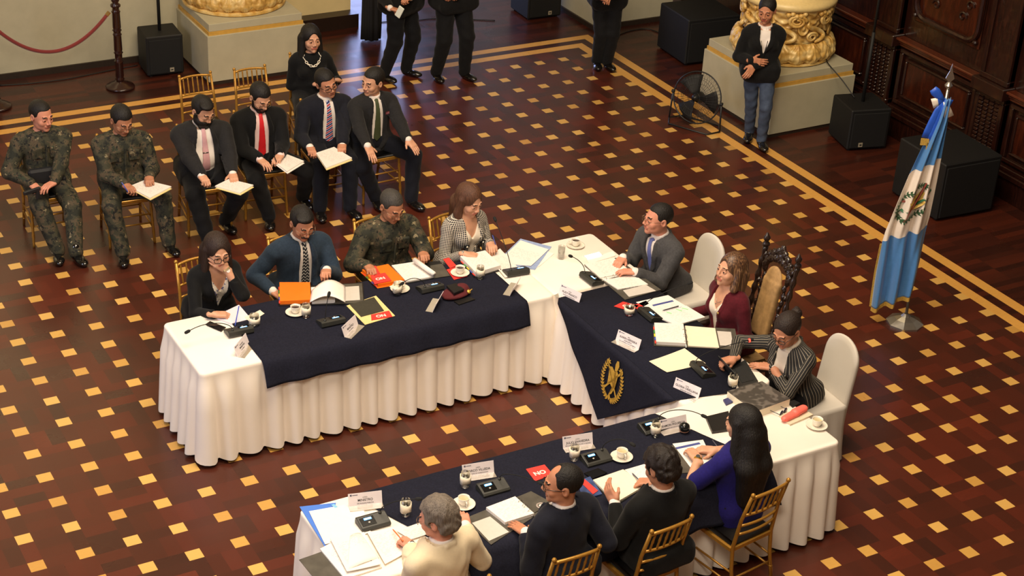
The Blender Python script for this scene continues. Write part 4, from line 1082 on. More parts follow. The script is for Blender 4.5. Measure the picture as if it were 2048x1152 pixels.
        for i in []:
            for k in range(3): b.cur=(1 if k==1 else 0) if wd is None else (1 if i>=wd else 0); b.add([V[i*4+k],V[i*4+k+1],V[(i+1)*4+k+1],V[(i+1)*4+k]],[(0,1,2,3)])
    rib([(-.035,2.14),(-.07,2.17),(-.115,2.215),(-.14,2.24)],[.015,.03,.04,.03],9); rib([(-.035,2.14),(-.08,2.13),(-.125,2.11)],[.02,.035,.045],1)
    rib([(-.03,2.14),(.0,2.12),(.03,2.11)],[.015,.035,.045],9); rib([(-.03,2.13),(0,2.07),(.035,2.0)],[.015,.035,.04],0)
    rib([(-.04,2.13),(-.07,2.05),(-.095,1.95),(-.115,1.86),(-.125,1.80)],[.015,.028,.034,.036,.036],9); rib([(-.03,2.12),(-.045,2.02),(-.06,1.92),(-.075,1.83),(-.08,1.76)],[.012,.022,.028,.03,.03],9)
    o3=b.build('ribbon_bow',[rb,wh],r,smooth=True); md=o3.modifiers.new('t','SOLIDIFY'); md.thickness=.003
    b=MB(); b.box(B-H*.127+[0,0,1.765]+N*.05,(.034,.005,.03),M); b.box(B-H*.082+[0,0,1.728]+N*.05,(.026,.005,.03),M); b.build('ribbon_fringe',mat('gold_fringe',S(196,156,66)),r)
flag()
# ---------------------------------------------------------------- gilded column bases
gild=bpy.data.materials.new('antique_gilding'); t,b=nt(gild); E.T=t; x,y,z,v=xyz(t,'pos')
t.links.new(ramp(t,noise(t,v,9,5),[(.2,S(160,108,46)),(.45,S(214,172,92)),(.65,S(234,206,142)),(.85,S(216,190,140))]),b.inputs['Base Color'])
b.inputs['Roughness'].default_value=.36; b.inputs['Metallic'].default_value=.08; bump(t,b,noise(t,v,45,4),.4,.006)
def relief(c,prof,disp,n=360,label=None,name='column_base',cat='column base'):
    P=np.array(prof,float); d=np.r_[0,np.cumsum(np.hypot(*np.diff(P,axis=0).T))]; m_=int(d[-1]/.007)+2; t_=np.linspace(0,d[-1],m_)
    R_=np.interp(t_,d,P[:,0]);Z_=np.interp(t_,d,P[:,1]); dr=np.gradient(R_);dz=np.gradient(Z_); L=np.hypot(dr,dz)+1e-9; nr,nz=dz/L,-dr/L
    A=2*np.pi*np.arange(n)/n; D=disp(A[None,:],(t_/d[-1])[:,None],Z_[:,None]); r=R_[:,None]+D*nr[:,None]; z=Z_[:,None]+D*nz[:,None]
    V=np.stack([c[0]+r*np.cos(A),c[1]+r*np.sin(A),c[2]+z],-1).reshape(-1,3)
    i,j=np.meshgrid(np.arange(m_-1),np.arange(n),indexing='ij'); q=np.stack([i*n+j,i*n+(j+1)%n,(i+1)*n+(j+1)%n,(i+1)*n+j],-1).reshape(-1,4)
    return V,q
def leaves(k):
    def f(A,T_,Z_):
        g=(A*k/(2*np.pi))%1-.5; w=.5*np.sqrt(np.clip(np.sin(np.pi*np.clip(T_,0,1)),0,1)); x=np.abs(g)/(w+.02)
        lobes=.35*np.abs(np.sin(T_*22+x*3.5)); vein=np.exp(-(g/.035)**2); inn=np.clip(1-(x+.12*np.sin(T_*26))**4,0,1)
        return (.020*inn*(1-.45*lobes*x)+.008*vein+.004*np.cos(x*9+T_*16)*inn)*np.clip(np.sin(np.pi*T_)*3,0,1)
    return f
def colbase_left():
    c=(-2.62,3.09,.708)
    r=empty('column_base',c,'gilded leaf carved column base on the grey plinth at back left','column base')
    b=MB(); b.lathe(c,[(.0,0),(.57,0),(.59,.016),(.59,.038),(.57,.05),(.0,.05)],64); b.build('foot_ring',gild,r,smooth=False)
    V,q=relief(c,[(.54,.045),(.565,.07),(.585,.12),(.565,.20),(.50,.27),(.43,.31)],leaves(20),n=480); link_mesh('leaf_torus',V,q,gild,r,None,True)
    V,q=relief(c,[(.43,.30),(.42,.34),(.385,.37),(.37,.6),(.37,4.4)],lambda A,T_,Z_:(-.014*np.abs(np.sin(A*12))*(Z_>.3))*1.0,n=288); link_mesh('shaft',V,q,gild,r,None,True)
colbase_left()
def colbase_right():
    c=(2.44,-.60,.708); KR=1.58; KZ=1.18; r=empty('column_base',c,'ornate gilded scroll carved column base behind the standing woman in jeans','column base')
    b=MB(); b.lathe(c,[(0,0),(.53,0),(.555,.016),(.55,.04),(0,.04)],64); b.build('foot_ring',gild,r)
    V,q=relief(c,[(r_*KR,z_*KZ) for r_,z_ in[(.30,.025),(.345,.05),(.360,.09),(.352,.14),(.325,.19),(.29,.20)]],leaves(18),n=480); link_mesh('leaf_torus',V,q,gild,r,None,True)
    def f(A,T_,Z_):
        return .014*np.sin(A*8+3*np.sin(T_*9))*np.sin(T_*14+2*np.cos(A*8))+.010*np.sin(A*16+5*T_)*np.sin(T_*27)+.012*np.cos(A*8)
    V,q=relief(c,[(r_*KR,z_*KZ) for r_,z_ in[(.27,.19),(.262,.26),(.272,.36),(.290,.46),(.305,.52)]],f,n=480); link_mesh('carved_drum',V,q,gild,r,None,True)
    X=MB()
    for k in range(8):
        a0=2*math.pi*k/8+.2; 
        def cyl(ang,z,rad): return (c[0]+rad*KR*math.cos(a0+ang),c[1]+rad*KR*math.sin(a0+ang),c[2]+z*KZ)
        P=[];R_=[]
        for s_ in np.linspace(0,1,46):       # volute scroll
            q_=s_*2.3*2*math.pi; rr=.060*(1-s_*.75); P.append(cyl((rr*math.cos(q_))/.29+.16,.43+rr*math.sin(q_),.318)); R_.append(.020*(1-.4*s_))
        X.tube(P,R_,7)
        P=[];R_=[]
        for s_ in np.linspace(0,1,30): P.append(cyl(-.10+.26*math.sin(s_*5.2),.215+.20*s_,.300+.014*math.sin(s_*9))); R_.append(.018+.013*math.sin(s_*math.pi))
        X.tube(P,R_,7)
        P=[];R_=[]
        for s_ in np.linspace(0,1,30): q_=s_*1.7*2*math.pi; rr=.045*(1-s_*.7); P.append(cyl((rr*math.cos(q_))/.29-.20,.27+rr*math.sin(q_),.306)); R_.append(.017*(1-.4*s_))
        X.tube(P,R_,7)
        Ma=np.array([[-math.sin(a0+.34),math.cos(a0+.34),0],[0,0,1.],[math.cos(a0+.34),math.sin(a0+.34),0]])
        X.lathe(cyl(.34,.36,.288),[(.068,0),(.064,.026),(.052,.032),(.048,.018),(.022,.018),(.020,.034),(0,.04)],18,Ma,sy=1.35)
        for h_ in range(5): X.lathe(cyl(-.05+.09*h_,.49+.012*math.sin(h_*2),.318),[(0,-.03),(.024,-.015),(.030,.006),(.02,.024),(0,.03)],9)
    X.build('scroll_carving',gild,r,smooth=True)
    b=MB(); b.lathe(c,[(.47,.60),(.52,.62),(.54,.645),(.54,.68),(.50,.71),(.42,.72),(.40,.79),(.40,4.2)],64,cap=False); b.build('shaft',mat('cream_gilt_shaft',S(228,202,140),.4,var=.06),r,smooth=True)
colbase_right()
# ---------------------------------------------------------------- loudspeakers, stanchions, fan, drape
spk=mat('black_speaker_cabinet',S(8,8,8),.65,var=.15,bmp=.25,bsc=220); grl=mat('black_speaker_grille',S(6,6,6),.75,bmp=.5,bsc=500)
def speaker(c,hx,hy,h,rz,label,pole=None,badge=None,name='loudspeaker'):
    r=empty(name,(c[0],c[1],0),label,'loudspeaker'); M=rot(rz); C=np.array([c[0],c[1],0.])
    b=MB(); b.box(C+[0,0,h/2+.01],(hx,hy,h/2-.01),M,.012); b.build('cabinet',spk,r)
    b=MB(); b.box(C+M.T@np.array([0,-hy-.004,h/2]),(hx-.03,.008,h/2-.04),M,.004); b.build('grille',grl,r)
    for sx in(-1,1):
        for sy in(-1,1): b=MB(); b.lathe(C+M.T@np.array([sx*(hx-.05),sy*(hy-.05),0]),[(.02,0),(.02,.014)],10); b.build('foot',grl,r)
    if badge: b=MB(); b.box(C+M.T@np.array([badge*hx*.6,-hy-.013,h*.16]),(.024,.003,.024),M); b.cur=1; b.box(C+M.T@np.array([badge*hx*.6,-hy-.017,h*.16]),(.012,.002,.006),M); b.build('badge',[mat('badge_silver',S(150,140,120),.5),grl],r)
    if pole: b=MB(); b.tube([C+[0,0,h-.005],C+[0,0,pole*.55]],.019,10); b.tube([C+[0,0,pole*.5],C+[0,0,pole]],.014,10); b.build('pole',spk,r,smooth=True)
    return r
speaker((-3.53,3.06),.21,.20,.48,math.radians(-4),'black speaker with pole beside the wooden rope post',pole=2.4,badge=.55)
speaker((1.50,3.22),.24,.24,.50,math.radians(-2),'black speaker standing behind the dark suited men in the back passage',badge=.5)
speaker((2.62,1.22),.36,.34,.575,math.radians(-4),'large black cabinet on the floor between pier and gilded column')
speaker((2.73,-1.72),.235,.24,.475,math.radians(-14),'black speaker with tall pole beside the right grey plinth',pole=2.3,badge=-.6)
speaker((2.54,-3.30),.36,.36,.62,math.radians(-3),'wide black cabinet on the floor behind the flag')
def stanchion(c,label):
    r=empty('rope_post',(c[0],c[1],0),label,'rope post','turned wooden rope posts'); m=mat('dark_turned_wood',S(44,20,16),.28,var=.2,coat=.4)
    b=MB(); b.lathe((c[0],c[1],0),[(.155,0),(.16,.015),(.15,.03),(.11,.04),(.10,.055),(.06,.065),(.05,.08)],28); b.build('base',m,r,smooth=True)
    P=[(.045,.075)]
    for z0 in(.09,.40,.66): P+=[(.040,z0),(.052,z0+.012),(.040,z0+.028),(.046,z0+.045),(.043,z0+.21),(.050,z0+.225),(.040,z0+.24)]
    P+=[(.036,.93),(.055,.945),(.055,.965),(.030,.985),(.045,1.01),(.045,1.04),(.02,1.06),(0,1.065)]
    b=MB(); b.lathe((c[0],c[1],0),P,20); b.build('post',m,r,smooth=True)
stanchion((-4.12,2.72),'dark turned wooden post holding the red rope, full base in view'); stanchion((-5.50,2.66),'dark turned wooden post at the picture edge, only its base showing')
b=MB(); A_=np.array([-5.46,2.66,.91]);B_=np.array([-4.16,2.72,.93]); P=[A_+(B_-A_)*s_+np.array([0,0,-.42*4*s_*(1-s_)*.92]) for s_ in np.linspace(.03,.95,30)]
b.tube(P,.021,10); rp=b.build('barrier_rope',mat('burgundy_velvet',S(120,30,26),.8,var=.15,sheen=.5),None,A_,True); tag(rp,'sagging dark red velvet rope strung between the wooden posts','rope')
b=MB(); b.tube([P[0],P[0]+(P[0]-P[1])*.8],.022,10); b.tube([P[-1],P[-1]+(P[-1]-P[-2])*.8],.022,10); b.build('brass_end',mat('brass',S(214,176,110),.25,metal=.9),rp)
def fan():
    c=np.array([1.30,-.66,0]); r=empty('floor_fan',c,'black wire floor fan standing beside the grey plinth','fan'); m=mat('black_fan_metal',S(26,26,26),.4)
    ax=nrm([-.80,-.42,.22]); hz=nrm(np.cross([0,0,1.],ax)); up=np.cross(ax,hz); M=np.array([hz,up,ax]); C=c+np.array([0,0,.335]); R_=.285
    b=MB(); 
    for s_,dd in((1,.075),(-1,.075)):
        for k in range(44):
            a=2*math.pi*k/44; P=[C+ax*s_*dd*(1-q**3*.98)+(hz*math.cos(a+.25*q)+up*math.sin(a+.25*q))*R_*q for q in np.linspace(.22,1,7)]; b.tube(P,.0016,3,cap=False)
        for q in(.22,.5,.75): b.tube([C+ax*s_*dd*(1-q**3*.98)+(hz*math.cos(a)+up*math.sin(a))*R_*q for a in np.linspace(0,2*math.pi,33)[:-1]],.002,4,closed=True)
    b.tube([C+(hz*math.cos(a)+up*math.sin(a))*R_ for a in np.linspace(0,2*math.pi,49)[:-1]],.008,6,closed=True); b.build('wire_guard',m,r,smooth=True)
    b=MB(); b.lathe(C-ax*.07,[(0,-.03),(.055,-.02),(.062,.0),(.058,.05),(.04,.07),(.035,.14),(0,.155)],18,M); b.build('motor_hub',m,r,smooth=True)
    for k in range(3):
        b=MB(); a0=k*2.094; P=[];
        for i,q in enumerate(np.linspace(.16,.9,6)):
            for j,w in enumerate(np.linspace(-.5,.5,5)): a=a0+w*(.9+.2*q); P.append(C+(hz*math.cos(a)+up*math.sin(a))*R_*q+ax*(w*.07))
        b.add(P,[(i*5+j,i*5+j+1,(i+1)*5+j+1,(i+1)*5+j) for i in range(5) for j in range(4)]); o=b.build('blade',mat('dark_fan_blade',S(20,19,18),.7),r,smooth=True); md=o.modifiers.new('t','SOLIDIFY'); md.thickness=.003
    b=MB(); E_=[C+hz*(R_+.02),C+hz*(R_+.03)-up*.10]; 
    pl=[C+hz*(R_+.012),np.array([*(c+hz*(R_+.03))[:2],.02]),np.array([*(c+hz*(R_-.06)-ax*.16)[:2],.012]),np.array([*(c-hz*(R_-.06)-ax*.16)[:2],.012]),np.array([*(c-hz*(R_+.03))[:2],.02]),C-hz*(R_+.012)]
    b.tube(pl,.010,8); pf=[np.array([*(c+hz*(R_+.03))[:2],.014]),np.array([*(c+hz*(R_-.05)+ax*.16)[:2],.012]),np.array([*(c-hz*(R_-.05)+ax*.16)[:2],.012]),np.array([*(c-hz*(R_+.03))[:2],.014])]; b.tube(pf,.009,8); b.build('stand',m,r,smooth=True)
    for s_ in(-1,1): b=MB(); b.lathe(C+hz*s_*(R_+.012),[(0,-.02),(.02,-.015),(.02,.015),(0,.02)],10,[up,ax,hz]); b.build('knob',m,r)
fan()
def drape():
    V=[];n=60
    for i in range(13):
        z=2.6*i/12+.02
        for k in range(n): a=2*math.pi*k/n; rr=.10+.018*math.sin(a*9)+.01*math.sin(z*3+a*3); V.append((-.88+rr*1.15*math.cos(a),3.08+rr*.8*math.sin(a),z))
    fs=[(i*n+k,i*n+(k+1)%n,(i+1)*n+(k+1)%n,(i+1)*n+k) for i in range(12) for k in range(n)]+[tuple(range(n))[::-1],tuple(range(12*n,13*n))]
    o=link_mesh('drape',V,fs,mat('black_drape',S(22,20,20),.9),None,(-.88,3.08,0),True); tag(o,'black gathered drape hanging beside the passage opening','curtain')
drape()
def cable(P,label,r=.006,z=.007):
    b=MB(); P=[np.array(p,float) for p in P]; Q=[]
    for i in range(len(P)-1):
        p0,p1,p2,p3=P[max(i-1,0)],P[i],P[i+1],P[min(i+2,len(P)-1)]
        for s_ in np.linspace(0,1,8,endpoint=False): Q.append(.5*((2*p1)+(-p0+p2)*s_+(2*p0-5*p1+4*p2-p3)*s_**2+(-p0+3*p1-3*p2+p3)*s_**3))
    Q.append(P[-1]); b.tube(Q,r,6); o=b.build('cable',mat('black_cable',S(16,15,15),.5,var=0),None,P[0],True); tag(o,label,'cable')
g0=lambda u,v:(*at(u,v,0)[:2],.008)
cable([g0(742,48),g0(780,44),g0(830,42),g0(880,38),g0(990,42)],'black cable lying across the floor of the passage')
cable([g0(1235,72),g0(1265,62),g0(1300,60),g0(1340,78),g0(1352,84)],'black cable curling on the floor beside the pier')
cable([g0(0,172),g0(60,168),g0(140,158),g0(230,140),g0(275,132)],'thin black cable along the foot of the back left wall')
cable([(2.70,-1.62,.48),(2.66,-1.42,.62),(2.62,-1.20,.74),(2.75,-1.0,.72),(2.85,-.7,.72)],'black cable draped over the right grey plinth')
# ---------------------------------------------------------------- cast
K=lambda *a:S(*a)
SK1=S(188,128,96);SK2=S(178,122,92);SK3=S(206,154,124);SK4=S(190,132,102);SKR=S(208,142,116)
white=mat('white_shirt_cotton',S(232,222,214),.75,var=.03,bmp=.1)
blk=wool('black',S(15,15,16)); char=wool('charcoal',S(34,33,34)); dnav=wool('dark_navy',S(22,23,32)); blu=wool('blue_steel',S(38,52,68)); gry=wool('mid_grey',S(68,67,68)); burg=wool('burgundy',S(80,17,28)); ivory=wool('ivory',S(226,208,176),var=.03); royal=wool('royal_blue',S(28,22,94)); nvy=wool('midnight',S(20,22,34))
blkt=wool('black_trousers',S(17,17,19)); CM=camo()
G1='officers and suited men seated in the back row'
face=-93
person('officer_a','person in camouflage uniform with short hair and waist pistol, leftmost of the seated row',(82,231),-92,hf=-68,pitch=10,lean=3,skin=SKR,hair='crew',top='uniform',topm=CM,trm=CM,fat=1.06,RH=dict(px=(70,378,.62),pose='fist'),LH=dict(px=(94,384,.66),pose='rest',d=(-.9,-.45,-.1)),feet=[(117,516),(153,520)],knees=.5,group=G1,
   shoe=mat('black_boot',S(16,15,15),.12,var=0,coat=.8),watch=('L',mat('steel',S(170,166,160),.3,metal=.9),mat('dial',S(30,30,34),.2)),elbR=(1.1,-.4,-.6),elbL=(.9,-.3,-.8))
person('officer_b','person in camouflage uniform with thin glasses reading a folder on the lap',(243,240),-95,hf=-80,pitch=26,lean=5,skin=SK2,hair='short',glasses='thin',top='uniform',topm=CM,trm=CM,fat=1.06,RH=dict(px=(259,377,.68),pose='pen'),LH=dict(px=(301,363,.70),pose='grip'),feet=[(247,520),(338,500)],knees=.5,group=G1,shoe=MATS['black_boot'])
person('bearded','person in charcoal suit and pink tie with full black beard and clear glasses',(405,221),-96,hf=-72,pitch=28,lean=5,skin=SK3,hair='combed',glasses='thin',beard='full',vopen=-.04,openf=0.085,top='suit',topm=char,shirtm=white,tie=mat('pink_silk',S(206,158,162),.55,var=.06),trm=blkt,fat=1.18,belly=.03,RH=dict(px=(418,374,.68),pose='grip'),LH=dict(px=(468,356,.69),pose='flat'),feet=[(416,492),(452,456)],knees=.4,group=G1,watch=('L',mat('black_strap',S(20,20,20),.5),mat('dial',S(30,30,34),.2)))
person('redtie','person in black suit and bright red tie looking down at papers with pen in hand',(520,194),-96,hf=-80,pitch=30,lean=5,skin=SK3,hair='neat',glasses='thin',beard='short',vopen=-.04,openf=0.07,top='suit',topm=blk,shirtm=mat('pale_pink_shirt',S(236,206,202),.75,var=.03),tie=mat('red_silk',S(206,30,38),.5,var=.06),trm=blkt,fat=1.06,RH=dict(px=(528,327,.68),pose='rest'),LH=dict(px=(555,318,.71),pose='pen',d=(-.7,-.7,-.1)),feet=[(538,447),(606,408)],knees=.4,group=G1,watch=('L',MATS['steel'],MATS['dial']))
person('plaidtie','person in dark suit with plaid red and blue tie and black glasses, head tilted',(652,166),-95,hf=-84,pitch=10,roll=14,lean=3,skin=SK4,hair='short',glasses='black',vopen=-.04,openf=0.066,top='suit',topm=dnav,shirtm=white,tie=pattern('plaid_silk'),trm=wool('navy_trousers',S(18,20,29)),fat=1.12,RH=dict(px=(622,303,.69),pose='grip'),LH=dict(px=(684,300,.70),pose='grip'),feet=[(640,432),(700,428)],knees=.15,group=G1)
person('greentie','person in dark suit with olive green tie turning to the neighbour, hands on knees',(746,163),-88,hf=-158,pitch=8,roll=-6,lean=4,skin=SK3,hair='neat',vopen=-.04,openf=0.062,top='suit',topm=char,shirtm=white,tie=mat('olive_silk',S(66,74,46),.6,var=.08),trm=MATS['fabric_navy_trousers'],fat=1.0,RH=dict(px=(746,320,.66),pose='flat',d=(.05,-.8,-.6),n=(0,-.45,-.9)),LH=dict(px=(831,302,.66),pose='flat',d=(.3,-.8,-.55),n=(.2,-.4,-.9)),feet=[(752,410),(822,412)],knees=.9,group=G1)
person('necklace','person in black sweater and chunky white chain necklace seated behind the row of suited men',(622,77),-102,hf=-93,pitch=4,lean=5,fem=True,skin=SK3,hair='shoulder',top='sweater',topm=blk,trm=blkt,RH=dict(px=(640,172,.70),pose='rest'),LH=dict(px=(668,160,.80),pose='rest',d=(-.8,-.4,.3)),shoe=None)
# standing
def st(a,b,z=1.56):
    p=(at(*a,0)+at(*b,0))/2; return (p[0],p[1],z)
person('phone','person standing in black suit holding a white phone, head above the picture edge',None,-62,headpt=st((776,158),(822,150)),stand=True,lean=0,skin=SK1,hair='short',top='suit',topm=blk,shirtm=white,tie=None,trm=blkt,feet=[(768,160),(812,150)],RH=dict(px=(793,20,1.0),pose='grip',d=(.7,-.5,-.2)),LH=dict(px=(812,8,1.03),pose='grip',d=(-.8,-.4,0)),fat=1.2)
person('duo','person standing in black suit beside the one with the phone, visible below the chest',None,-85,headpt=st((874,154),(928,154)),stand=True,lean=0,skin=SK1,hair='short',top='suit',topm=blk,shirtm=white,trm=blkt,feet=[(872,158),(928,156)],RH=dict(p=(-.75,1.45,1.06),pose='grip'),LH=dict(p=(-.62,1.43,1.06),pose='grip'),fat=1.26,sc=1.04)
person('backstand','person standing in black coat and slim trousers near the pale pier, hands clasped',None,-105,headpt=st((1194,134),(1212,136),1.5),stand=True,lean=0,sc=.96,fem=True,skin=SK1,hair='tied',top='suit',topm=blk,shirtm=blk,trm=blkt,feet=[(1193,133),(1213,135)],RH=dict(px=(1207,3,1.0),pose='rest',d=(.8,-.4,-.2)),LH=dict(px=(1214,6,.99),pose='rest',d=(-.8,-.4,-.2)),fat=1.08)
person('jeans','person standing in black blazer, white collar shirt and blue jeans with hands crossed',None,-122,hf=-140,pitch=14,headpt=(*at(1534,20,1.53)[:2],1.53),stand=True,lean=0,sc=.975,fem=True,skin=SK1,hair='bun',top='suit',topm=blk,shirtm=white,vopen=.20,trm=pattern('denim'),feet=[(1497,276),(1521,293)],RH=dict(px=(1517,124,1.02),pose='flat',d=(.85,-.5,-.1),n=(.4,.8,-.2)),LH=dict(px=(1500,143,.93),pose='rest',d=(-.75,-.35,-.6),n=(.5,.8,0)),fat=1.02,shoe=None)
# left table
person('glasses_w','person in black blazer and floral blouse with big glasses, hand over mouth, writing',(434,502),-84,hf=-90,pitch=12,lean=15,fem=True,skin=SK3,hair='shoulder',hairc=S(44,30,24),glasses='big',top='blazer',topm=blk,shirtm=pattern('floral_blouse'),vopen=.14,neckopen=True,RH=dict(px=(447,629,.80),pose='pen',d=(.95,-.25,-.1)),LH=dict(px=(437,528,1.085),pose='rest',d=(-.75,.1,.66),n=(-.2,.95,.1)),elbL=(.5,.9,-1.4),watch=('L',mat('pale_gold',S(226,204,160),.3,metal=.7),mat('dial_white',S(230,226,220),.3)))
person('bluesuit','person in blue suit with dark moustache and zigzag tie reading at the table',(604,446),-90,hf=-88,pitch=24,lean=6,skin=SK4,hair='combed',glasses='thin',beard='moustache',vopen=-.04,openf=.058,top='suit',topm=blu,shirtm=white,tie=pattern('zigzag_silk'),RH=dict(px=(560,592,.66),pose='rest',d=(.5,-.8,-.3)),LH=dict(px=(655,550,.86),pose='grip'),fat=1.08,elbR=(.7,-.3,-.9),elbL=(.6,-.3,-1))
person('camotable','person in camouflage uniform with greying crew cut and glasses leafing through pages at the table',(783,412),-88,hf=-80,pitch=26,lean=8,skin=SK2,hair='crew',hairc=S(58,54,50),glasses='thin',top='uniform',topm=CM,RH=dict(px=(738,542,.82),pose='grip'),LH=dict(px=(852,515,.83),pose='grip'),fat=1.16,elbR=(.6,-.3,-.9),elbL=(.6,-.3,-.9))
person('tweed','person in black and white checked tweed jacket with long brown hair and white blouse',(938,400),-80,hf=-72,pitch=20,lean=6,fem=True,skin=SK3,hair='longfront',hairc=S(84,54,38),top='blazer',topm=pattern('black_white_tweed'),shirtm=mat('ivory_blouse',S(226,214,196),.6,var=.03),vopen=.05,neckopen=True,RH=dict(px=(948,511,.81),pose='flat',d=(.85,-.5,-.1)),LH=dict(px=(985,494,.84),pose='pen',d=(-.3,-.9,0)),fat=1.02)
# head table
person('greysuit','person in grey suit with blue tie and rimless glasses, hands together on open binder',(1316,438),186,hf=172,pitch=-2,lean=13,skin=SKR,hair='crew',glasses='thin',top='suit',topm=gry,shirtm=white,tie=pattern('blue_silk'),RH=dict(px=(1238,524,.81),pose='rest',d=(-.8,-.5,-.1)),LH=dict(px=(1252,543,.82),pose='rest',d=(-.85,.45,0)),watch=('L',MATS['pale_gold'],MATS['dial_white']),fat=1.05)
person('burgundy','person in burgundy blazer with highlighted brown bob looking up',(1462,540),180,hf=182,pitch=-8,lean=4,fem=True,skin=SK3,hair='bob',hairc='hl',top='blazer',topm=burg,shirtm=mat('ivory_blouse',S(226,214,196)),vopen=.08,neckopen=True,RH=dict(p=(-2.02,-5.15,.66),pose='rest'),LH=dict(p=(-2.02,-5.50,.66),pose='rest'),fat=1.06)
person('pinstripe','person in black pinstripe blazer with hair in a bun reaching for the microphone button',(1574,660),192,hf=196,pitch=26,lean=17,fem=True,skin=SK4,hair='bun',hairc=S(38,27,22),glasses='black',top='blazer',topm=pattern('pinstripe_wool'),shirtm=mat('ivory_blouse',S(226,214,196)),vopen=.06,neckopen=False,RH=dict(px=(1450,722,.84),pose='grip',d=(-.95,.1,-.1)),LH=dict(px=(1525,732,.80),pose='flat',d=(-.75,.65,0)),elbR=(.9,.1,-.2),elbL=(1.3,.2,-.3),watch=('L',mat('white_strap',S(226,220,214),.5),mat('watch_screen',S(40,40,70),.15)))
# near row, backs to the camera
person('longhair','person in royal blue short sleeved dress with waist length straight black hair',(1486,848),98,hf=112,pitch=8,lean=2,fem=True,skin=SK3,hair='long',top='dress',topm=royal,sleeve='short',RH=dict(px=(1408,899,.82),pose='rest',d=(-.8,.5,0)),LH=dict(px=(1385,906,.82),pose='rest',d=(.1,.95,.1)),watch=('L',mat('yellow_gold',S(226,180,70),.25,metal=.9),mat('dial',S(30,30,34),.2)),fat=1.14,elbL=(.8,.4,-.9),elbR=(1.3,0,-.4))
person('curly','person in black suit with curly dark hair writing on a cream pad',(1322,934),96,hf=100,pitch=24,lean=2,skin=SK4,hair='curly',hairc=S(30,22,18),top='suit',topm=blk,shirtm=white,RH=dict(px=(1284,964,.82),pose='pen',d=(-.85,.5,-.1)),LH=dict(px=(1219,985,.87),pose='rest',d=(-.1,.75,.6),n=(.9,.1,-.3)),fat=1.08)
person('navysuit','person in midnight suit with receding black hair and glasses, one hand on open binder',(1126,968),106,hf=152,pitch=4,lean=3,skin=SK1,hair='balding',glasses='black',top='suit',topm=nvy,shirtm=white,RH=dict(px=(1180,1015,.78),pose='rest'),LH=dict(px=(1038,1055,.81),pose='flat',d=(-.1,.98,-.1)),fat=1.14,watch=('L',MATS['pale_gold'],MATS['dial_white']))
person('whitejacket','person in ivory jacket with wavy grey hair and glasses writing on papers',(876,1036),106,hf=128,pitch=16,lean=4,skin=SKR,hair='grey',hairc=S(108,98,88),glasses='thin',top='suit',topm=ivory,shirtm=white,RH=dict(p=(-4.95,-7.02,.82),pose='rest'),LH=dict(px=(808,1082,.82),pose='pen',d=(-.25,.9,0)),fat=1.12,trm=ivory,watch=('L',MATS['black_strap'],MATS['dial']))
# small worn things
def worn(key,name,b,m): return b.build(name,m,PEOPLE[key]['root'],smooth=True)
T=PEOPLE['necklace']['T']; b=MB()
for i in range(13):
    a=math.radians(-105+210*i/12); c=T.p(.080*math.sin(a),.085+.068*math.cos(a)-.02*abs(math.sin(a)),.470-.070*(math.cos(a)+.2)); tn=T.M.T@np.array([math.cos(a),-.4*math.sin(a),.6*math.sin(a)]); nn=nrm(np.cross(tn,T.M[1])) if i%2 else T.M[1]
    tn=nrm(tn); b.tube([c+(tn*math.cos(q)*.015+nn*math.sin(q)*.011) for q in np.linspace(0,2*math.pi,13)[:-1]],.0042,6,closed=True)
worn('necklace','chain_necklace',b,mat('white_resin',S(236,226,206),.3,var=0))
T=PEOPLE['officer_a']['T']; b=MB(); b.box(T.p(.03,.178,.115),(.155,.035,.075),T.M,.02); b.box(T.p(.0,.17,.045),(.15,.03,.03),T.M,.012); b.build('black_waist_bag',mat('black_nylon',S(22,22,25),.7,bmp=.3),PEOPLE['officer_a']['root'])
b=MB(); b.lathe(T.p(.0,.216,.115),[(0,-.004),(.010,-.004),(.010,.004),(0,.004)],10,[T.M[0],T.M[2],T.M[1]]); b.build('snap_button',MATS['steel'],PEOPLE['officer_a']['root'])
b=MB(); g=at(64,382,.68); Mg=rot(math.radians(20)); b.box(g,(.085,.014,.016),Mg,.004); b.box(g+Mg.T@np.array([.055,0,-.045]),(.018,.012,.045),Mg,.004); b.box(g+Mg.T@np.array([.02,0,-.024]),(.02,.005,.004),Mg); b.build('holstered_pistol',mat('gun_polymer',S(34,36,40),.4,var=.05),PEOPLE['officer_a']['root'])
T=PEOPLE['burgundy']['T']; b=MB(); b.lathe(T.p(-.085,.165,.33),[(0,-.003),(.011,-.003),(.011,.004),(0,.006)],12,[T.M[0],T.M[2],T.M[1]]); worn('burgundy','lapel_pin',b,mat('brass',S(214,176,110)))
b=MB(); b.tube([T.p(x,.062+.055*(1-(x/.06)**2),.445-.075*(1-(x/.06)**2)) for x in np.linspace(-.06,.06,11)],.0018,4); b.lathe(T.p(0,.128,.362),[(0,-.008),(.007,0),(0,.008)],8); worn('burgundy','pendant_necklace',b,MATS['steel'])
T=PEOPLE['greentie']['T']; b=MB(); b.box(T.p(-.095,.135,.335),(.022,.006,.016),T.M,.004); worn('greentie','pocket_square',b,mat('maroon_silk',S(96,34,40),.6))
T=PEOPLE['bearded']['T']; b=MB(); b.box(T.p(0,.165,.26),(.026,.003,.004),T.M); worn('bearded','tie_clip',b,MATS['steel'])
T=PEOPLE['jeans']['T']; b=MB(); b.tube([T.p(.05,.06,.44),T.p(.035,.13,.34),T.p(.01,.15,.2),T.p(.0,.155,.12)],.004,6); b.tube([T.p(-.05,.06,.44),T.p(-.03,.13,.34),T.p(-.005,.15,.2),T.p(.0,.155,.12)],.004,6); worn('jeans','lanyard',b,blk)
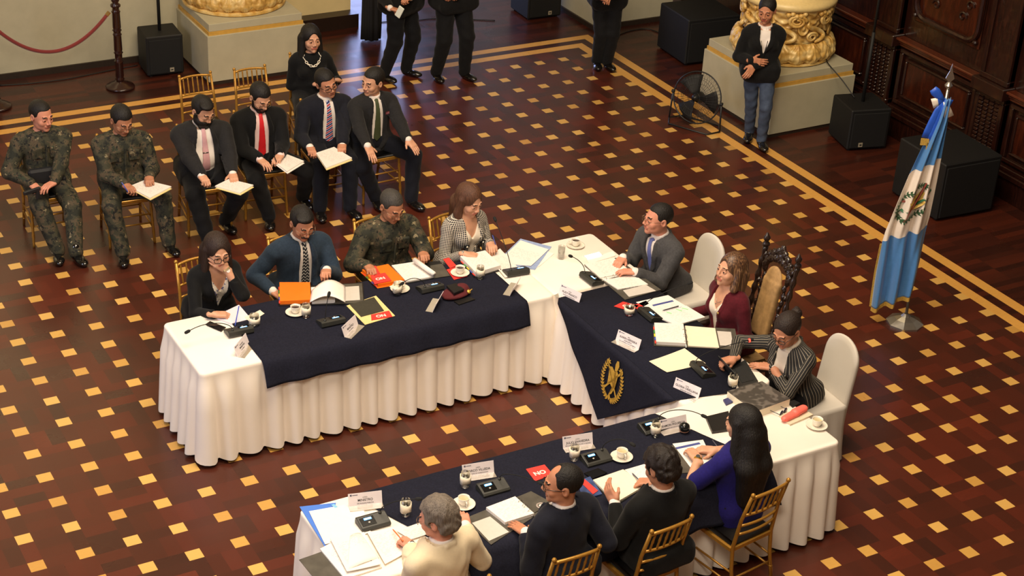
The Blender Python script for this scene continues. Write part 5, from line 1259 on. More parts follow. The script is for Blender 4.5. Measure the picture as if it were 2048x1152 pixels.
for sx in(-1,1):
    T=PEOPLE['tweed']['T']; b=MB(); b.box(T.p(sx*.085,.160,.27),(.030,.006,.010),T.M,.003); worn('tweed','pocket_flap',b,blk); b=MB(); b.lathe(T.p(sx*.085,.170,.27),[(0,-.004),(.008,-.002),(.008,.003),(0,.006)],10,[T.M[0],T.M[2],T.M[1]]); worn('tweed','pearl_button',b,MATS['white_resin'])
    for kk in('tweed','glasses_w','burgundy','longhair','pinstripe'):
        H_=PEOPLE[kk]['H']; b=MB(); b.lathe(H_.p(sx*.082,-.008,-.035),[(0,-.006),(.005,0),(0,.006)],8); worn(kk,'earring',b,MATS['pale_gold'])
# phone in the standing hand
# ---------------------------------------------------------------- gilt chairs
CH=gilt_chair(); proto_done(CH); used=[False]
def put(x,y,deg,label,group):
    rz=math.radians(deg)
    if not used[0]:
        used[0]=True; CH.location=(x,y,0); CH.rotation_euler=(0,0,rz); tag(CH,label,'chair',group); return CH
    c=copy_tree(CH,(x,y,0),rz,label); c['group']=group; c['category']='chair'; return c
def putp(key,label,group,dx=0,dy=.05,da=0):
    b=PEOPLE[key]['base']; f=PEOPLE[key]['T'].M[1]; a=math.degrees(math.atan2(f[1],f[0])); F=nrm([f[0],f[1],0]); put(b[0]+F[0]*dy+F[1]*dx,b[1]+F[1]*dy-F[0]*dx,a-90+da,label,group)
G='gilt chairs under the seated back row'
putp('officer_a','gilt chair under the leftmost person in camouflage with the waist bag',G); putp('officer_b','gilt chair under the person in camouflage reading on the lap',G); putp('bearded','gilt chair under the bearded person in charcoal suit',G)
putp('redtie','gilt chair under the person with the red tie',G); putp('plaidtie','gilt chair under the person with the plaid tie',G); putp('greentie','gilt chair under the person with the olive green tie',G)
put(-3.99,.30,180,'empty gilt chair behind the bearded man','empty gilt chairs behind the row'); put(-3.43,.28,178,'empty gilt chair behind the man with the red tie','empty gilt chairs behind the row')
G='gilt chairs at the tables'
putp('necklace','gilt chair under the person with the white chain necklace',G)
putp('glasses_w','gilt chair behind the table under the person in floral blouse',G); putp('bluesuit','gilt chair behind the table under the person in blue suit',G); putp('camotable','gilt chair behind the table under the uniformed person leafing through pages',G); putp('tweed','gilt chair behind the table under the person in tweed jacket',G)
put(-3.08,-7.39,8,'gilt chair with spindle back under the person in royal blue dress',G); put(-3.88,-7.44,5,'gilt chair with spindle back under the person with curly dark hair',G); put(-4.555,-7.44,0,'gilt chair with spindle back under the person in midnight suit',G); put(-5.33,-7.42,4,'gilt chair under the person in ivory jacket at the picture bottom',G)
# ---------------------------------------------------------------- things on the tables
TT_=TZ+.010       # top of the runners
china=mat('white_china',S(236,228,212),.18,var=0,coat=.6); coffee=mat('coffee',S(50,26,14),.1,var=0)

def thin_glass(name,tint,gl):
    m=bpy.data.materials.new(name); MATS[name]=m; m.use_nodes=True; t=m.node_tree; t.nodes.clear(); o=t.nodes.new('ShaderNodeOutputMaterial'); mx=t.nodes.new('ShaderNodeMixShader'); tr=t.nodes.new('ShaderNodeBsdfTransparent'); g=t.nodes.new('ShaderNodeBsdfGlossy'); lw=t.nodes.new('ShaderNodeLayerWeight')
    tr.inputs[0].default_value=(*tint,1); g.inputs['Roughness'].default_value=.03; lw.inputs[0].default_value=gl; t.links.new(lw.outputs['Facing'],mx.inputs[0]); t.links.new(tr.outputs[0],mx.inputs[1]); t.links.new(g.outputs[0],mx.inputs[2]); t.links.new(mx.outputs[0],o.inputs[0]); return m
glassm=thin_glass('clear_glass',(.93,.93,.92),.22); napk=mat('paper_napkin',S(240,228,206),.85,var=.03,bmp=.2,bsc=120)
micm=mat('dark_grey_plastic',S(44,44,40),.42,var=.08,bmp=.1); mblk=mat('black_foam',S(14,14,14),.8,bmp=.5,bsc=600)
scrb=mat('lit_blue_display',S(30,90,160),.3,var=0,emit=(.12,.45,1.0),es=2.2); scrw=mat('display_characters',S(200,230,255),.3,var=0,emit=(.7,.9,1.0),es=3.0)
redl=mat('red_led',S(255,60,40),.3,var=0,emit=(1,.05,.03),es=3)
def cup(u,v,z,label,hdl=0,liquid=True):
    c=at(u,v,z); r=empty('coffee_cup',c,label,'coffee cup','white coffee cups'); b=MB()
    b.lathe(c,[(0,.010),(.020,.010),(.024,.012),(.033,.030),(.038,.060),(.0395,.066),(.037,.066),(.034,.056),(.030,.030),(.020,.018),(0,.018)],28); M=rot(hdl)
    b.tube([c+M.T@np.array(p) for p in((.035,0,.056),(.052,0,.056),(.060,0,.044),(.054,0,.030),(.034,0,.026))],.0042,6); b.build('cup',china,r,smooth=True)
    if liquid: b=MB(); b.lathe(c,[(0,.050),(.0335,.050)],24,cap=False); b.build('coffee',coffee if liquid is True else mat('dregs',S(196,180,140),.3),r)
    b=MB(); b.lathe(c,[(0,0),(.030,0),(.033,.003),(.055,.007),(.076,.015),(.078,.017),(.074,.0165),(.052,.010),(.032,.007),(0,.007)],36); o=b.build('saucer',china,None,c,True); tag(o,label.replace('coffee cup','saucer under the cup',1),'saucer','white saucers')
    return r
for o in list(bpy.data.objects):
    pass
thin_water=thin_glass('water',(.90,.91,.89),.30)
def glass(u,v,z,label,nap=True,h=.115,fill=.4,r0=.030):
    c=at(u,v,z); r=empty('water_glass',c,label,'glass','water glasses on the tables'); b=MB()
    b.lathe(c,[(0,0),(r0*.86,0),(r0*.90,.004),(r0,h),(r0-.0022,h),(r0*.86,.014),(0,.012)],28); b.build('tumbler',glassm,r,smooth=True)
    b=MB(); b.lathe(c,[(0,.0135),(r0*.83,.0155),(r0*.84+.1*r0*fill,h*fill+.014),(0,h*fill+.014)],24); b.build('water',thin_water,r,smooth=False)
    if nap:
        b=MB(); n=30; z0,z1=h*.30,h*.80; V=[]
        for k in range(n+1):
            a=2*math.pi*k/n*.97; rr=r0*1.04+.0022+.0035*abs(math.sin(a*2.3)); V+=[c+[rr*math.cos(a),rr*math.sin(a),z0+.006*math.sin(a*3)],c+[rr*math.cos(a),rr*math.sin(a),z1+.005*math.cos(a*2)]]
        b.add(V,[(2*k,2*k+2,2*k+3,2*k+1) for k in range(n)]); a=2.2; q=c+[r0*1.1*math.cos(a),r0*1.1*math.sin(a),0]
        o=b.build('paper_napkin',napk,r,smooth=True); md=o.modifiers.new('t','SOLIDIFY'); md.thickness=.0015; md.offset=1
    return r
def conf_mic(u,v,z,face,head,label,led=False):
    """face = heading (deg) of the person it points at"""
    c=at(u,v,z); a=math.radians(face); M=np.array([[math.sin(a),-math.cos(a),0],[math.cos(a),math.sin(a),0],[0,0,1.]])  # right, toward user, up
    T_=lambda p:c+M.T@np.array(p,float); r=empty('conference_microphone',c,label,'microphone','table microphones with lit displays')
    # wedge: high at the back, sloping to the user (+y)
    b=MB(); w=.100; prof=[(-.055,0),(-.062,.012),(-.055,.040),(-.035,.046),(.050,.022),(.062,.012),(.060,0)]; n=len(prof)
    V=[];
    for sx,sc_ in((-1,.94),(-.96,1),(.96,1),(1,.94)):
        for y,zz in prof: V.append(T_((sx*w,y*sc_,zz*(sc_ if zz>.0 else 1))))
    fs=[tuple(range(n)),tuple(3*n+k for k in range(n))[::-1]]+[(i*n+k,(i+1)*n+k,(i+1)*n+(k+1)%n,i*n+(k+1)%n) for i in range(3) for k in range(n)]
    b.add(V,fs); b.build('base',micm,r)
    sl=math.atan2(-.024,.085); Ms=np.array([M[0],M[1]*math.cos(sl)+M[2]*math.sin(sl),M[2]*math.cos(sl)-M[1]*math.sin(sl)])
    top=lambda x,y,o=0: T_((x,y,.046+(y+.035)*math.tan(sl)+o))
    b=MB(); b.box(top(.038,.006,.0005),(.048,.034,.002),Ms,.0015); cp=b.build('control_panel',mat('black_gloss_panel',S(12,13,14),.12,var=0),r)
    b=MB(); b.box(top(.034,-.010,.003),(.026,.0085,.0012),Ms); b.cur=1
    for i in range(7): b.box(top(.013+i*.0068,-.010,.0045),(.0022,.0035+.0012*(i%3),.0006),Ms)
    b.cur=2; b.box(top(.034,.018,.003),(.006,.005,.0014),Ms,.001); b.build('display',[scrb,scrw,mat('button_white',S(190,186,176),.4,var=0)],cp)
    b=MB(); N0=T_((-.062,-.030,.040)); b.lathe(N0,[(.012,-.004),(.011,.010),(.006,.018)],12); b.build('neck_socket',micm,r,smooth=True)
    H_=at(*head); b=MB(); up=N0+[0,0,.11]; mid=(up*.45+H_*.55)+[0,0,.05 if H_[2]<up[2]+.05 else .0]
    ctrl=[N0+[0,0,.01],N0+[0,0,.075],mid,H_]; P=[]
    for t_ in np.linspace(0,1,22): P.append(((1-t_)**3)*ctrl[0]+3*t_*(1-t_)**2*ctrl[1]+3*t_*t_*(1-t_)*ctrl[2]+t_**3*ctrl[3])
    b.tube(P,.0032,7); b.build('gooseneck',mblk,r,smooth=True)
    d=nrm(P[-1]-P[-3]); Fm=frame(P[-1],np.cross(d,[.3,.2,1]),d); b=MB(); b.lathe(P[-1],[(.004,-.012),(.010,-.006),(.0125,.004),(.0125,.024),(.009,.034),(0,.038)],14,Fm.M); mh=b.build('microphone_head',mblk,r,smooth=True)
    if led: b=MB(); b.lathe(P[-1],[(.0135,-.004),(.0145,0),(.0145,.006),(.0135,.010)],16,Fm.M,cap=False); b.build('red_ring_light',redl,mh,smooth=True)
    return r
def text_mesh(name,lines,origin,X,Y,parent,m,base=None):
    """lines: (text, size, dx, dy, bold)"""
    vs=[];fs=[];N=np.cross(X,Y)
    for tx,sz,dx,dy in lines:
        cu=bpy.data.curves.new('t','FONT'); cu.body=tx; cu.size=sz; cu.align_x='CENTER'; cu.fill_mode='FRONT'; cu.offset=sz*(.012 if sz<.03 else .035); cu.resolution_u=4 if sz<.03 else 6
        o=bpy.data.objects.new('t',cu); me=bpy.data.meshes.new_from_object(o); n=len(vs)
        vs+=[np.array(origin)+X*(v.co.x+dx)+Y*(v.co.y+dy)+N*.0008 for v in me.vertices]; fs+=[tuple(i+n for i in p.vertices) for p in me.polygons]
        bpy.data.objects.remove(o); bpy.data.curves.remove(cu); bpy.data.meshes.remove(me)
    return link_mesh(name,vs,fs,m,parent,base,False)
cardm=mat('white_card',S(232,222,224),.5,var=.02); acry=mat('clear_acrylic',S(214,204,190),.12,var=0,trans=.6); ink=mat('black_print',S(26,24,24),.6,var=0); inkg=mat('grey_print',S(90,90,110),.6,var=0)
def nameplate(c,deg,lines,label,w=.22,h=.085,foot=.055):
    """deg = heading of the readable face"""
    c=np.array(c,float); a=math.radians(deg); f=np.array([math.cos(a),math.sin(a),0]); x=np.cross([0,0,1.],f); y=nrm(np.array([0,0,1.])-f*.35)
    r=empty('name_plate',c,label,'name plate','name plates on the tables'); nn=np.cross(x,y)
    b=MB(); b.box(c+y*h/2,(w/2,h/2,.0015),[x,y,nn]); b.build('card',cardm,r)
    b=MB(); b.box(c+f*foot*.5+[0,0,.002],(w/2,foot/2,.0014),[x,f,np.array([0,0,1.])]); b.build('acrylic_foot',acry,r)
    if lines:
        text_mesh('lettering',[(l,s_,0,h*yy) for l,s_,yy in lines],c+nn*.0018,x,y,r,ink)
        b=MB(); b.box(c+nn*.002+x*(-w*.42)+y*h*.86,(.006,.006,.0004),[x,y,nn]); b.box(c+nn*.002+x*(-w*.30)+y*h*.86,(.018,.002,.0004),[x,y,nn]); b.build('crest_mark',inkg,r)
    return r
pagem=None
def page_mat(name,base,linec,sx,sy,dens=.5,head=None):
    if name in MATS: return MATS[name]
    m=bpy.data.materials.new(name); MATS[name]=m; t,b=nt(m); E.T=t; x,y,z,v=xyz(t,'obj'); fr=lambda e:e-e.floor()
    ln=fr(y/.011).lt(.30); wd_=noise(t,comb(t,x*60,(y/.011).floor()*3.7,0.0),1,1).gt(1-dens); ed=x.abs().lt(sx)*y.abs().lt(sy); fac=ln*wd_*ed*.45
    col=mix(t,fac,base,linec)
    if head: col=mix(t,y.gt(head[0])*y.lt(head[1])*x.abs().lt(sx*1.15),col,head[2])
    t.links.new(col,b.inputs['Base Color']); b.inputs['Roughness'].default_value=.65; return m
pg=page_mat('printed_page',S(238,230,222),S(120,118,122),.085,.115); pgb=page_mat('page_with_blue_band',S(238,232,226),S(130,130,140),.085,.09,.5,(.105,.130,S(66,76,140)))
crm=mat('cream_card',S(240,226,200),.7,var=.03); pap=mat('plain_paper',S(240,232,224),.7,var=.02); manila=mat('manila_folder',S(226,206,140),.7,var=.05)
gryc=mat('grey_printed_cover',S(82,78,70),.4,var=.25,nsc=10); gryl=mat('light_pocket_film',S(206,200,192),.35,var=.03); orng=mat('orange_cover',S(246,118,20),.5,var=.03); redp=mat('red_card',S(222,58,50),.55,var=.03); blup=mat('blue_folder',S(72,122,214),.5,var=.04); blkl=mat('black_leather',S(24,23,23),.4,var=.15,bmp=.3,bsc=300)
def quad(px,z):
    """four picture corners -> world polygon at height z (counter-clockwise)"""
    P=[at(u,v,z)[:2] for u,v in px]; a=sum(P[i][0]*P[(i+1)%4][1]-P[(i+1)%4][0]*P[i][1] for i in range(len(P)-1)); return P
def slab(name,px,z,th,m,parent=None,label=None,cat=None,group=None,curl=0,flip=False):
    """sheet / block with its own local axes: x along the first edge"""
    P=[np.array([*at(u,v,z)[:2],0.]) for u,v in px]; c=sum(P)/4; X=nrm((P[1]-P[0])+(P[2]-P[3])); Yv=nrm(np.cross([0,0,1.],X)); 
    if (P[3]-P[0])@Yv<0 : pass
    n=10; V=[];W=[]
    for j in range(n+1):
        for i in range(n+1):
            s_,t_=i/n,j/n; p=(P[0]*(1-s_)+P[1]*s_)*(1-t_)+(P[3]*(1-s_)+P[2]*s_)*t_; q=p-c
            zz=z+th+(curl*((s_-.5)**2*4*.6+abs(t_-.5)**3*8*.4) if curl else 0); V.append(np.array([p[0],p[1],zz])); W.append(np.array([p[0],p[1],zz-th if curl else z]))
    k=len(V); fs=[]
    for j in range(n):
        for i in range(n):
            a=j*(n+1)+i; fs.append((a,a+1,a+n+2,a+n+1)); fs.append((k+a,k+a+n+1,k+a+n+2,k+a+1))
    rim=[i for i in range(n+1)]+[(j)*(n+1)+n for j in range(1,n+1)]+[n*(n+1)+i for i in range(n-1,-1,-1)]+[j*(n+1) for j in range(n-1,0,-1)]
    for i,a in enumerate(rim): b_=rim[(i+1)%len(rim)]; fs.append((a,k+a,k+b_,b_))
    area=np.cross(P[1]-P[0],P[3]-P[0])[2]
    if area<0: fs=[f[::-1] for f in fs]
    base=np.array([c[0],c[1],z]); M=np.array([X,Yv,[0,0,1.]]); loc=[M@(p-base) for p in V+W]
    o=link_mesh(name,loc,fs,m,None,(0,0,0),False)
    if parent is None:
        o.location=base; o.rotation_euler=(0,0,math.atan2(X[1],X[0])); o['_b']=[0.,0.,0.]
    else:
        pb=np.array(parent['_b']); o.parent=parent; o.location=base-pb; o.rotation_euler=(0,0,math.atan2(X[1],X[0]))
    if label: tag(o,label,cat,group)
    return o
def lerpq(px,s0,s1,t0,t1):
    f=lambda s,t:tuple((np.array(px[0])*(1-s)+np.array(px[1])*s)*(1-t)+(np.array(px[3])*(1-s)+np.array(px[2])*s)*t); return [f(s0,t0),f(s1,t0),f(s1,t1),f(s0,t1)]
def tabs(px,z,parent,side='left'):
    cs=[S(228,70,40),S(60,140,60),S(236,206,50),S(60,80,170),S(226,60,50)]
    for i,c in enumerate(cs):
        q=lerpq(px,-.035,.01,.08+i*.18,.08+i*.18+.15) if side=='left' else lerpq(px,.08+i*.18,.23+i*.18,.97,1.03)
        slab('index_tab',q,z+.004*i,.002,mat('tab_%d'%i,c,.5,var=0),parent)
def no_sign(px,z,label,flipx=True,bar=None,txt='NO',size=.055):
    """small red campaign board reading NO; px = 4 corners; text baseline along edge 0-1"""
    o=slab('red_sign',px,z,.004,redp,None,label,'sign','red boards reading NO'); P=[at(u,v,z+.0045) for u,v in px]
    X=nrm(P[1]-P[0]); Y=nrm(np.cross([0,0,1.],X)); c=(P[0]+P[1]+P[2]+P[3])/4
    wm=mat('white_print',S(244,226,214),.6,var=0); H_=np.linalg.norm(P[3]-P[0])
    t_=text_mesh('white_lettering',[(txt,size,0,-size*.36)],c,X,Y,None,wm,base=(0,0,0))
    ob=np.array(o.location); me=t_.data
    M=np.array([nrm((P[1]-P[0])+(P[2]-P[3])),np.cross([0,0,1.],nrm((P[1]-P[0])+(P[2]-P[3]))),[0,0,1.]])
    for v in me.vertices: v.co=Vector(M@(np.array(v.co)-ob))
    t_.parent=o; t_.location=(0,0,0)
    return o
def papers(px,z,label,m=None,n=1,curl=.004,th=.0012,group=None):
    return slab('paper_sheet' if n==1 else 'paper_stack',px,z,th*n,m or pap,None,label,'papers',group,curl)
def binder(label,cover_px,cover_m,left_px,left_m,right_px,right_m,z,hl=.03,hr=.008,ringpx=None,tab=None,name='ring_binder'):
    c=at(*cover_px[0],z); r=empty(name,c,label,'binder','open ring binders')
    slab('cover',cover_px,z,.003,cover_m,r)
    if left_px: slab('page_stack',left_px,z+.003,hl,left_m,r,curl=0)
    if right_px: slab('page_stack',right_px,z+.003,hr,right_m,r,curl=0)
    if tab: tabs(left_px,z+.006,r,tab)
    if ringpx:
        A_,B_=at(*ringpx[0],z+.02),at(*ringpx[1],z+.02); d=nrm(B_-A_); sdv=np.cross(d,[0,0,1.])
        b=MB(); b.tube([A_-[0,0,.012],B_-[0,0,.012]],.007,6)
        for q in(.2,.45,.55,.8): p=A_+(B_-A_)*q; b.tube([p+sdv*.016*math.cos(a)+np.array([0,0,.018*math.sin(a)]) for a in np.linspace(0,math.pi,9)],.0018,5)
        b.build('ring_mechanism',MATS['steel'],r,smooth=True)
    return r
def pen(u0,v0,u1,v1,z0,z1,label,m,cap=None):
    A_,B_=at(u0,v0,z0),at(u1,v1,z1); b=MB(); b.tube([A_,A_+(B_-A_)*.06,A_+(B_-A_)*.10,B_],[.0012,.003,.0045,.0045],7); o=b.build('pen',m,None,A_,True); tag(o,label,'pen')
    return o
def phone(px,z,label,m=None,screen=None):
    o=slab('mobile_phone',px,z,.008,m or mat('black_phone_body',S(16,16,18),.2,var=0),None,label,'phone'); slab('screen',lerpq(px,.06,.94,.04,.96),z+.008,.0006,screen or mat('dark_screen',S(20,22,26),.06,var=0),None)
    s=bpy.context.scene.collection.objects[-1] if False else [q for q in bpy.data.objects if q.name.startswith('screen') and q.parent is None][-1]
    w=s.matrix_basis.copy(); s.parent=o; s.matrix_parent_inverse=(Matrix.Translation(o.location)@o.rotation_euler.to_matrix().to_4x4()).inverted(); return o
# --- microphones
conf_mic(478,664,TT_,90,(378,662,.90),'microphone unit beside the phone at the left table end, long neck to the left')
conf_mic(662,645,TT_,90,(657,592,1.00),'microphone unit in front of the person in blue suit')
conf_mic(860,578,TT_,90,(806,566,.88),'microphone unit between the open pages and the maroon beret')
conf_mic(1032,545,TT_,85,(991,441,1.12),'microphone unit beside the blue edged papers with tall curved neck')
conf_mic(1183,560,TT_,2,(1143,513,1.02),'microphone unit at the near edge beside the person in grey suit')
conf_mic(1300,632,TT_,0,(1377,567,1.08),'microphone unit beside the water glass on the head table runner')
conf_mic(1405,742,TT_,-5,(1498,681,.98),'microphone unit with red lit tip near the open laptop',led=True)
conf_mic(746,1047,TT_,-90,(834,998,.99),'microphone unit beside the white papers of the person in ivory jacket')
conf_mic(986,979,TT_,-90,(1078,965,.99),'microphone unit in front of the person in midnight suit')
conf_mic(1192,920,TT_,-90,(1262,887,.97),'microphone unit in front of the person with curly hair')
conf_mic(1306,857,TT_,-90,(1405,831,.97),'microphone unit at the far end beside the glass wrapped in napkin')
# --- cups and glasses
cup(591,627,TT_,'coffee cup beside the orange binder of the person in blue suit',.5)
cup(800,580,TT_,'coffee cup with a napkin over it beside the orange folder',2.0,False)
cup(920,548,TT_,'coffee cup with black coffee in front of the person in tweed',1.0)
cup(1151,493,TZ,'coffee cup on the white corner table near the grey suit',2.5)
cup(1633,853,TZ,'coffee cup at the far right corner of the near table',.6,'d')
cup(1243,916,TT_,'coffee cup in front of the person with curly hair',4.6,'d')
cup(927,1011,TT_,'coffee cup in front of the person in midnight suit',4.6,'d')
b=MB(); q=at(795,572,TT_+.072); b.box(q,(.055,.035,.0015),rot(.3)); o=b.build('paper_napkin',napk,None,q); tag(o,'cream paper napkin laid over the cup beside the orange folder','napkin')
glass(509,652,TZ,'water glass beside the writing hand at the left table end',h=.10,r0=.036); glass(612,634,TT_,'water glass beside the cup of the person in blue suit'); glass(794,590,TT_,'water glass in front of the napkin covered cup')
glass(960,557,TT_,'water glass in front of the person in tweed'); glass(1122,517,TZ,'water glass on the white corner table',False,fill=.75); glass(1258,629,TT_,'water glass on the head table beside the red board',h=.085,fill=.6,r0=.036)
glass(1464,775,TZ,'water glass between laptop and grey box file',fill=.7); glass(1310,872,TT_,'water glass in front of the person in royal blue dress'); glass(1148,919,TT_,'water glass beside the red board reading NO')
glass(930,973,TT_,'water glass behind the cup of the person in midnight suit'); glass(811,1030,TT_,'water glass beside the person in ivory jacket',h=.12,fill=.35)
# --- name plates
L3=lambda a,b_,c_:[('LICDA.' if a=='f' else 'LICDO.' if a=='m' else a,.010,.60),(b_,.022,.34),(c_,.010,.14)]
nameplate(at(487,700,TZ),-44,[('MINISTERIO',.011,.60),('MINISTRA',.020,.35),('GUATEMALA',.010,.14)],'name plate standing at the edge of the left table end, seen edge-on')
nameplate(at(703,662,TT_),-52,[('LIC.',.010,.60),('MINISTRO',.022,.34),('DE LA DEFENSA',.010,.14)],'name plate in front of the person in blue suit')
nameplate(at(872,612,TT_),138,None,'name plate seen edge-on beside the maroon beret')
nameplate(at(1027,580,TT_),134,None,'name plate seen edge-on in front of the person in tweed')
nameplate(at(1137,597,TZ),-162,L3('m','RUDY FRANCO','SECRETARIO PRESIDENCIAL'),'name plate at the seam of the corner table and navy runner')
nameplate(at(1254,690,TT_),-160,[('DRA.',.010,.66),('KARIN HERRERA',.022,.42),('VICEPRESIDENTA',.010,.25),('DE LA REPUBLICA DE GUATEMALA',.010,.09)],'name plate on the head table before the person in burgundy')
nameplate(at(1371,787,TZ),-158,L3('f','GLORIA ORELLANA','SECRETARIA GENERAL'),'name plate at the near tip of the head table runner')
nameplate(at(1347,858,TT_),-93,L3('m','RAMON FIGUEROA','SECRETARIO PRIVADO DE ASUNTOS'),'name plate beside the microphone of the person in royal blue')
nameplate(at(1156,893,TT_),-100,L3('m','JULIO SAAVEDRA','PROCURADOR GENERAL DE LA NACION'),'name plate in front of the person with curly hair')
nameplate(at(957,950,TT_),-100,L3('m','MARCO VILLEDA','MINISTRO DE GOBERNACION'),'name plate in front of the person in midnight suit')
nameplate(at(731,1010,TT_),-104,[('LICDO.',.010,.60),('MINISTRO',.022,.34),('DE FINANZAS PUBLICAS',.010,.14)],'name plate at the left corner of the near table')
# --- left table papers
slab('notebook',[(428,636),(478,612),(502,640),(462,650)],TZ,.012,mat('notebook_pages',S(226,216,226),.6,var=.02),None,'open notebook under the writing hand at the left table end','notebook')
papers([(489,635),(520,621),(529,628),(500,645)],TT_,'small cream note beside the notebook at the left table',crm)
phone([(411,650),(420,644),(452,656),(443,664)],TZ,'black phone lying beside the microphone at the left table end')
pen(470,652,478,612,TZ+.01,TZ+.13,'blue pen held upright over the notebook',mat('blue_pen_plastic',S(70,90,190),.3,var=0))
binder('open ring binder with orange divider and turned white pages before the blue suit',[(556,575),(726,566),(729,608),(558,612)],blkl,[(559,571),(620,571),(622,606),(560,609)],orng,[(664,571),(724,567),(727,607),(668,608)],gryc,TT_,.030,.004,None,'left')
slab('film_pocket',[(686,574),(718,572),(720,600),(688,602)],TT_+.008,.001,gryl,None,'pale plastic pocket inside the binder cover by the blue suit','pocket')
def turned(px,z,h,label,m):
    """a sheaf bent upward: arc between two picture edges"""
    P=[at(u,v,z) for u,v in px]; V=[];n=14
    for i in range(n+1):
        s_=i/n
        for j in range(7): t_=j/6; p=(P[0]*(1-s_)+P[1]*s_)*(1-t_)+(P[3]*(1-s_)+P[2]*s_)*t_; V.append(p+[0,0,h*math.sin(math.pi*min(s_*1.0,1))*(1-.25*t_)+.004])
    fs=[(i*7+j,(i+1)*7+j,(i+1)*7+j+1,i*7+j+1) for i in range(n) for j in range(6)]
    o=link_mesh('turned_pages',V,fs,m,None,P[0],True); md=o.modifiers.new('t','SOLIDIFY'); md.thickness=.004; md.offset=-1; return tag(o,label,'papers')
turned([(624,582),(690,574),(690,606),(620,606)],TT_+.030,.075,'white pages bent upright by the hand of the person in blue suit',pap)
slab('paper_stack',[(622,580),(668,576),(670,606),(624,608)],TT_+.003,.025,pap,None,'thick white page stack under the turned pages','papers')
slab('manila_folder',[(693,612),(752,592),(790,632),(730,650)],TT_,.003,manila,None,'cream folder under the black folder near the blue suit plate','folder')
slab('black_folder',[(700,610),(748,595),(768,622),(722,634)],TT_+.004,.005,mat('dark_olive_cover',S(58,56,48),.45,var=.1),None,'dark folder lying on the cream folder','folder')
no_sign([(785,634),(743,641),(742,630),(778,622)],TT_+.004,'red board reading NO on the cream folder',size=.05)
r_=binder('orange folder stack with coloured tabs before the uniformed person',[(721,545),(775,533),(812,567),(755,577)],orng,[(724,545),(776,534),(808,565),(756,575)],orng,None,None,TT_,.028,0,None,'left')
no_sign([(783,562),(749,569),(741,552),(770,546)],TT_+.034,'red board reading NO on the orange folder stack',size=.05)
slab('red_strip_sign',[(738,536),(751,532),(760,547),(748,552)],TT_+.034,.004,redp,None,'narrow red strip board above the orange folder','sign')
binder('open white page binder before the uniformed person with rolled sheaf',[(781,532),(880,522),(898,552),(812,568)],blkl,[(783,533),(842,524),(868,555),(812,565)],pg,[(860,532),(884,528),(900,552),(868,557)],gryc,TT_,.012,.004)
b=MB(); A_,B_=at(829,520,TT_+.05),at(868,548,TT_+.05); b.tube([A_,B_],.020,16); b.tube([A_+(B_-A_)*.0,B_+(B_-A_)*.004],.012,12); o=b.build('rolled_sheaf',pap,None,A_,True); tag(o,'rolled white page sheaf over the open binder','papers')
no_sign([(935,553),(908,560),(893,540),(920,532)],TT_,'red board reading NO beside the black coffee cup',size=.05)
slab('red_strip_sign',[(886,519),(898,516),(913,532),(900,537)],TT_,.004,redp,None,'narrow red strip board beside the person in tweed','sign')
binder('thick white page stack with coloured tabs before the person in tweed',[(918,520),(972,508),(1003,540),(952,556)],blkl,[(920,520),(970,508),(1001,538),(952,553)],pg,None,None,TT_,.035,0,None,'left')
papers([(975,512),(1000,498),(1048,548),(1010,556)],TT_,'white sheets lying between the page stack and blue edged papers',pg)
slab('blue_folder',[(990,527),(1041,478),(1103,494),(1070,540)],TZ+.001,.004,mat('pale_blue_folder',S(150,168,206),.5),None,'pale blue folder under white sheets on the corner table','folder')
papers([(993,527),(1041,482),(1097,500),(1062,533)],TZ+.006,'large white sheets on the pale blue folder',pg,3); papers([(1060,536),(1096,504),(1108,508),(1078,534)],TZ,'white sheet sticking out right of the pale blue folder',pap)
def beret():
    c=at(912,590,TT_); X=SD(.005); X.u(ell(c+[0,0,.022],(.13,.085,.024),rot(.15)),0); X.u(ell(c+np.array([.055,.02,.045]),(.06,.05,.03),rot(.3)),.03); X.u(ell(c+np.array([-.03,-.03,.02]),(.10,.05,.02),rot(.1)),.02)
    v,q=X.mesh(); o=link_mesh('beret',v,q,mat('maroon_wool',S(86,22,28),.9,var=.1,bmp=.3),None,c,True); tag(o,'maroon beret with gold badge lying on the navy runner','beret')
    b=MB(); p=c+np.array([.085,-.055,.040]); b.lathe(p,[(0,-.004),(.018,-.002),(.016,.004),(0,.007)],10,frame(p,[1,0,0],[.3,-.7,.7]).M); b.tube([p+[.01,0,.004],p+[.035,.012,.010]],.004,6); b.build('gold_badge',goldth,o,smooth=True)
    slab('wallet',[(893,575),(912,570),(928,582),(908,590)],TT_+.052,.018,blkl,None,'black wallet lying on the maroon beret','wallet'); slab('black_case',[(908,604),(940,595),(950,600),(918,611)],TT_,.008,blkl,None,'black flat case under the maroon beret','case')
beret()
# --- corner and head table
phone([(1166,512),(1200,503),(1206,510),(1174,519)],TZ,'white phone with lit screen on the corner table',mat('white_phone_body',S(220,224,214),.3,var=0),mat('lit_white_screen',S(240,255,244),.3,var=0,emit=(.85,1,.9),es=1.2))
binder('open binder with grey cover beneath the folded hands of the person in grey suit',[(1168,530),(1232,516),(1322,580),(1250,600)],gryc,[(1170,530),(1228,518),(1262,545),(1200,558)],pg,[(1202,558),(1262,547),(1296,570),(1236,580)],pg,TT_,.010,.008,((1198,560),(1262,546)))
slab('film_pocket',[(1246,581),(1292,570),(1312,582),(1258,594)],TT_+.004,.002,gryl,None,'pale pocket at the cover of the grey suit person binder','pocket')
papers([(1172,519),(1226,503),(1232,512),(1178,528)],TZ,'white sheet lying above the grey suit person binder',pap)
no_sign([(1262,623),(1228,613),(1246,604),(1278,612)],TT_,'pale red board reading NO under the water glass',size=.045)
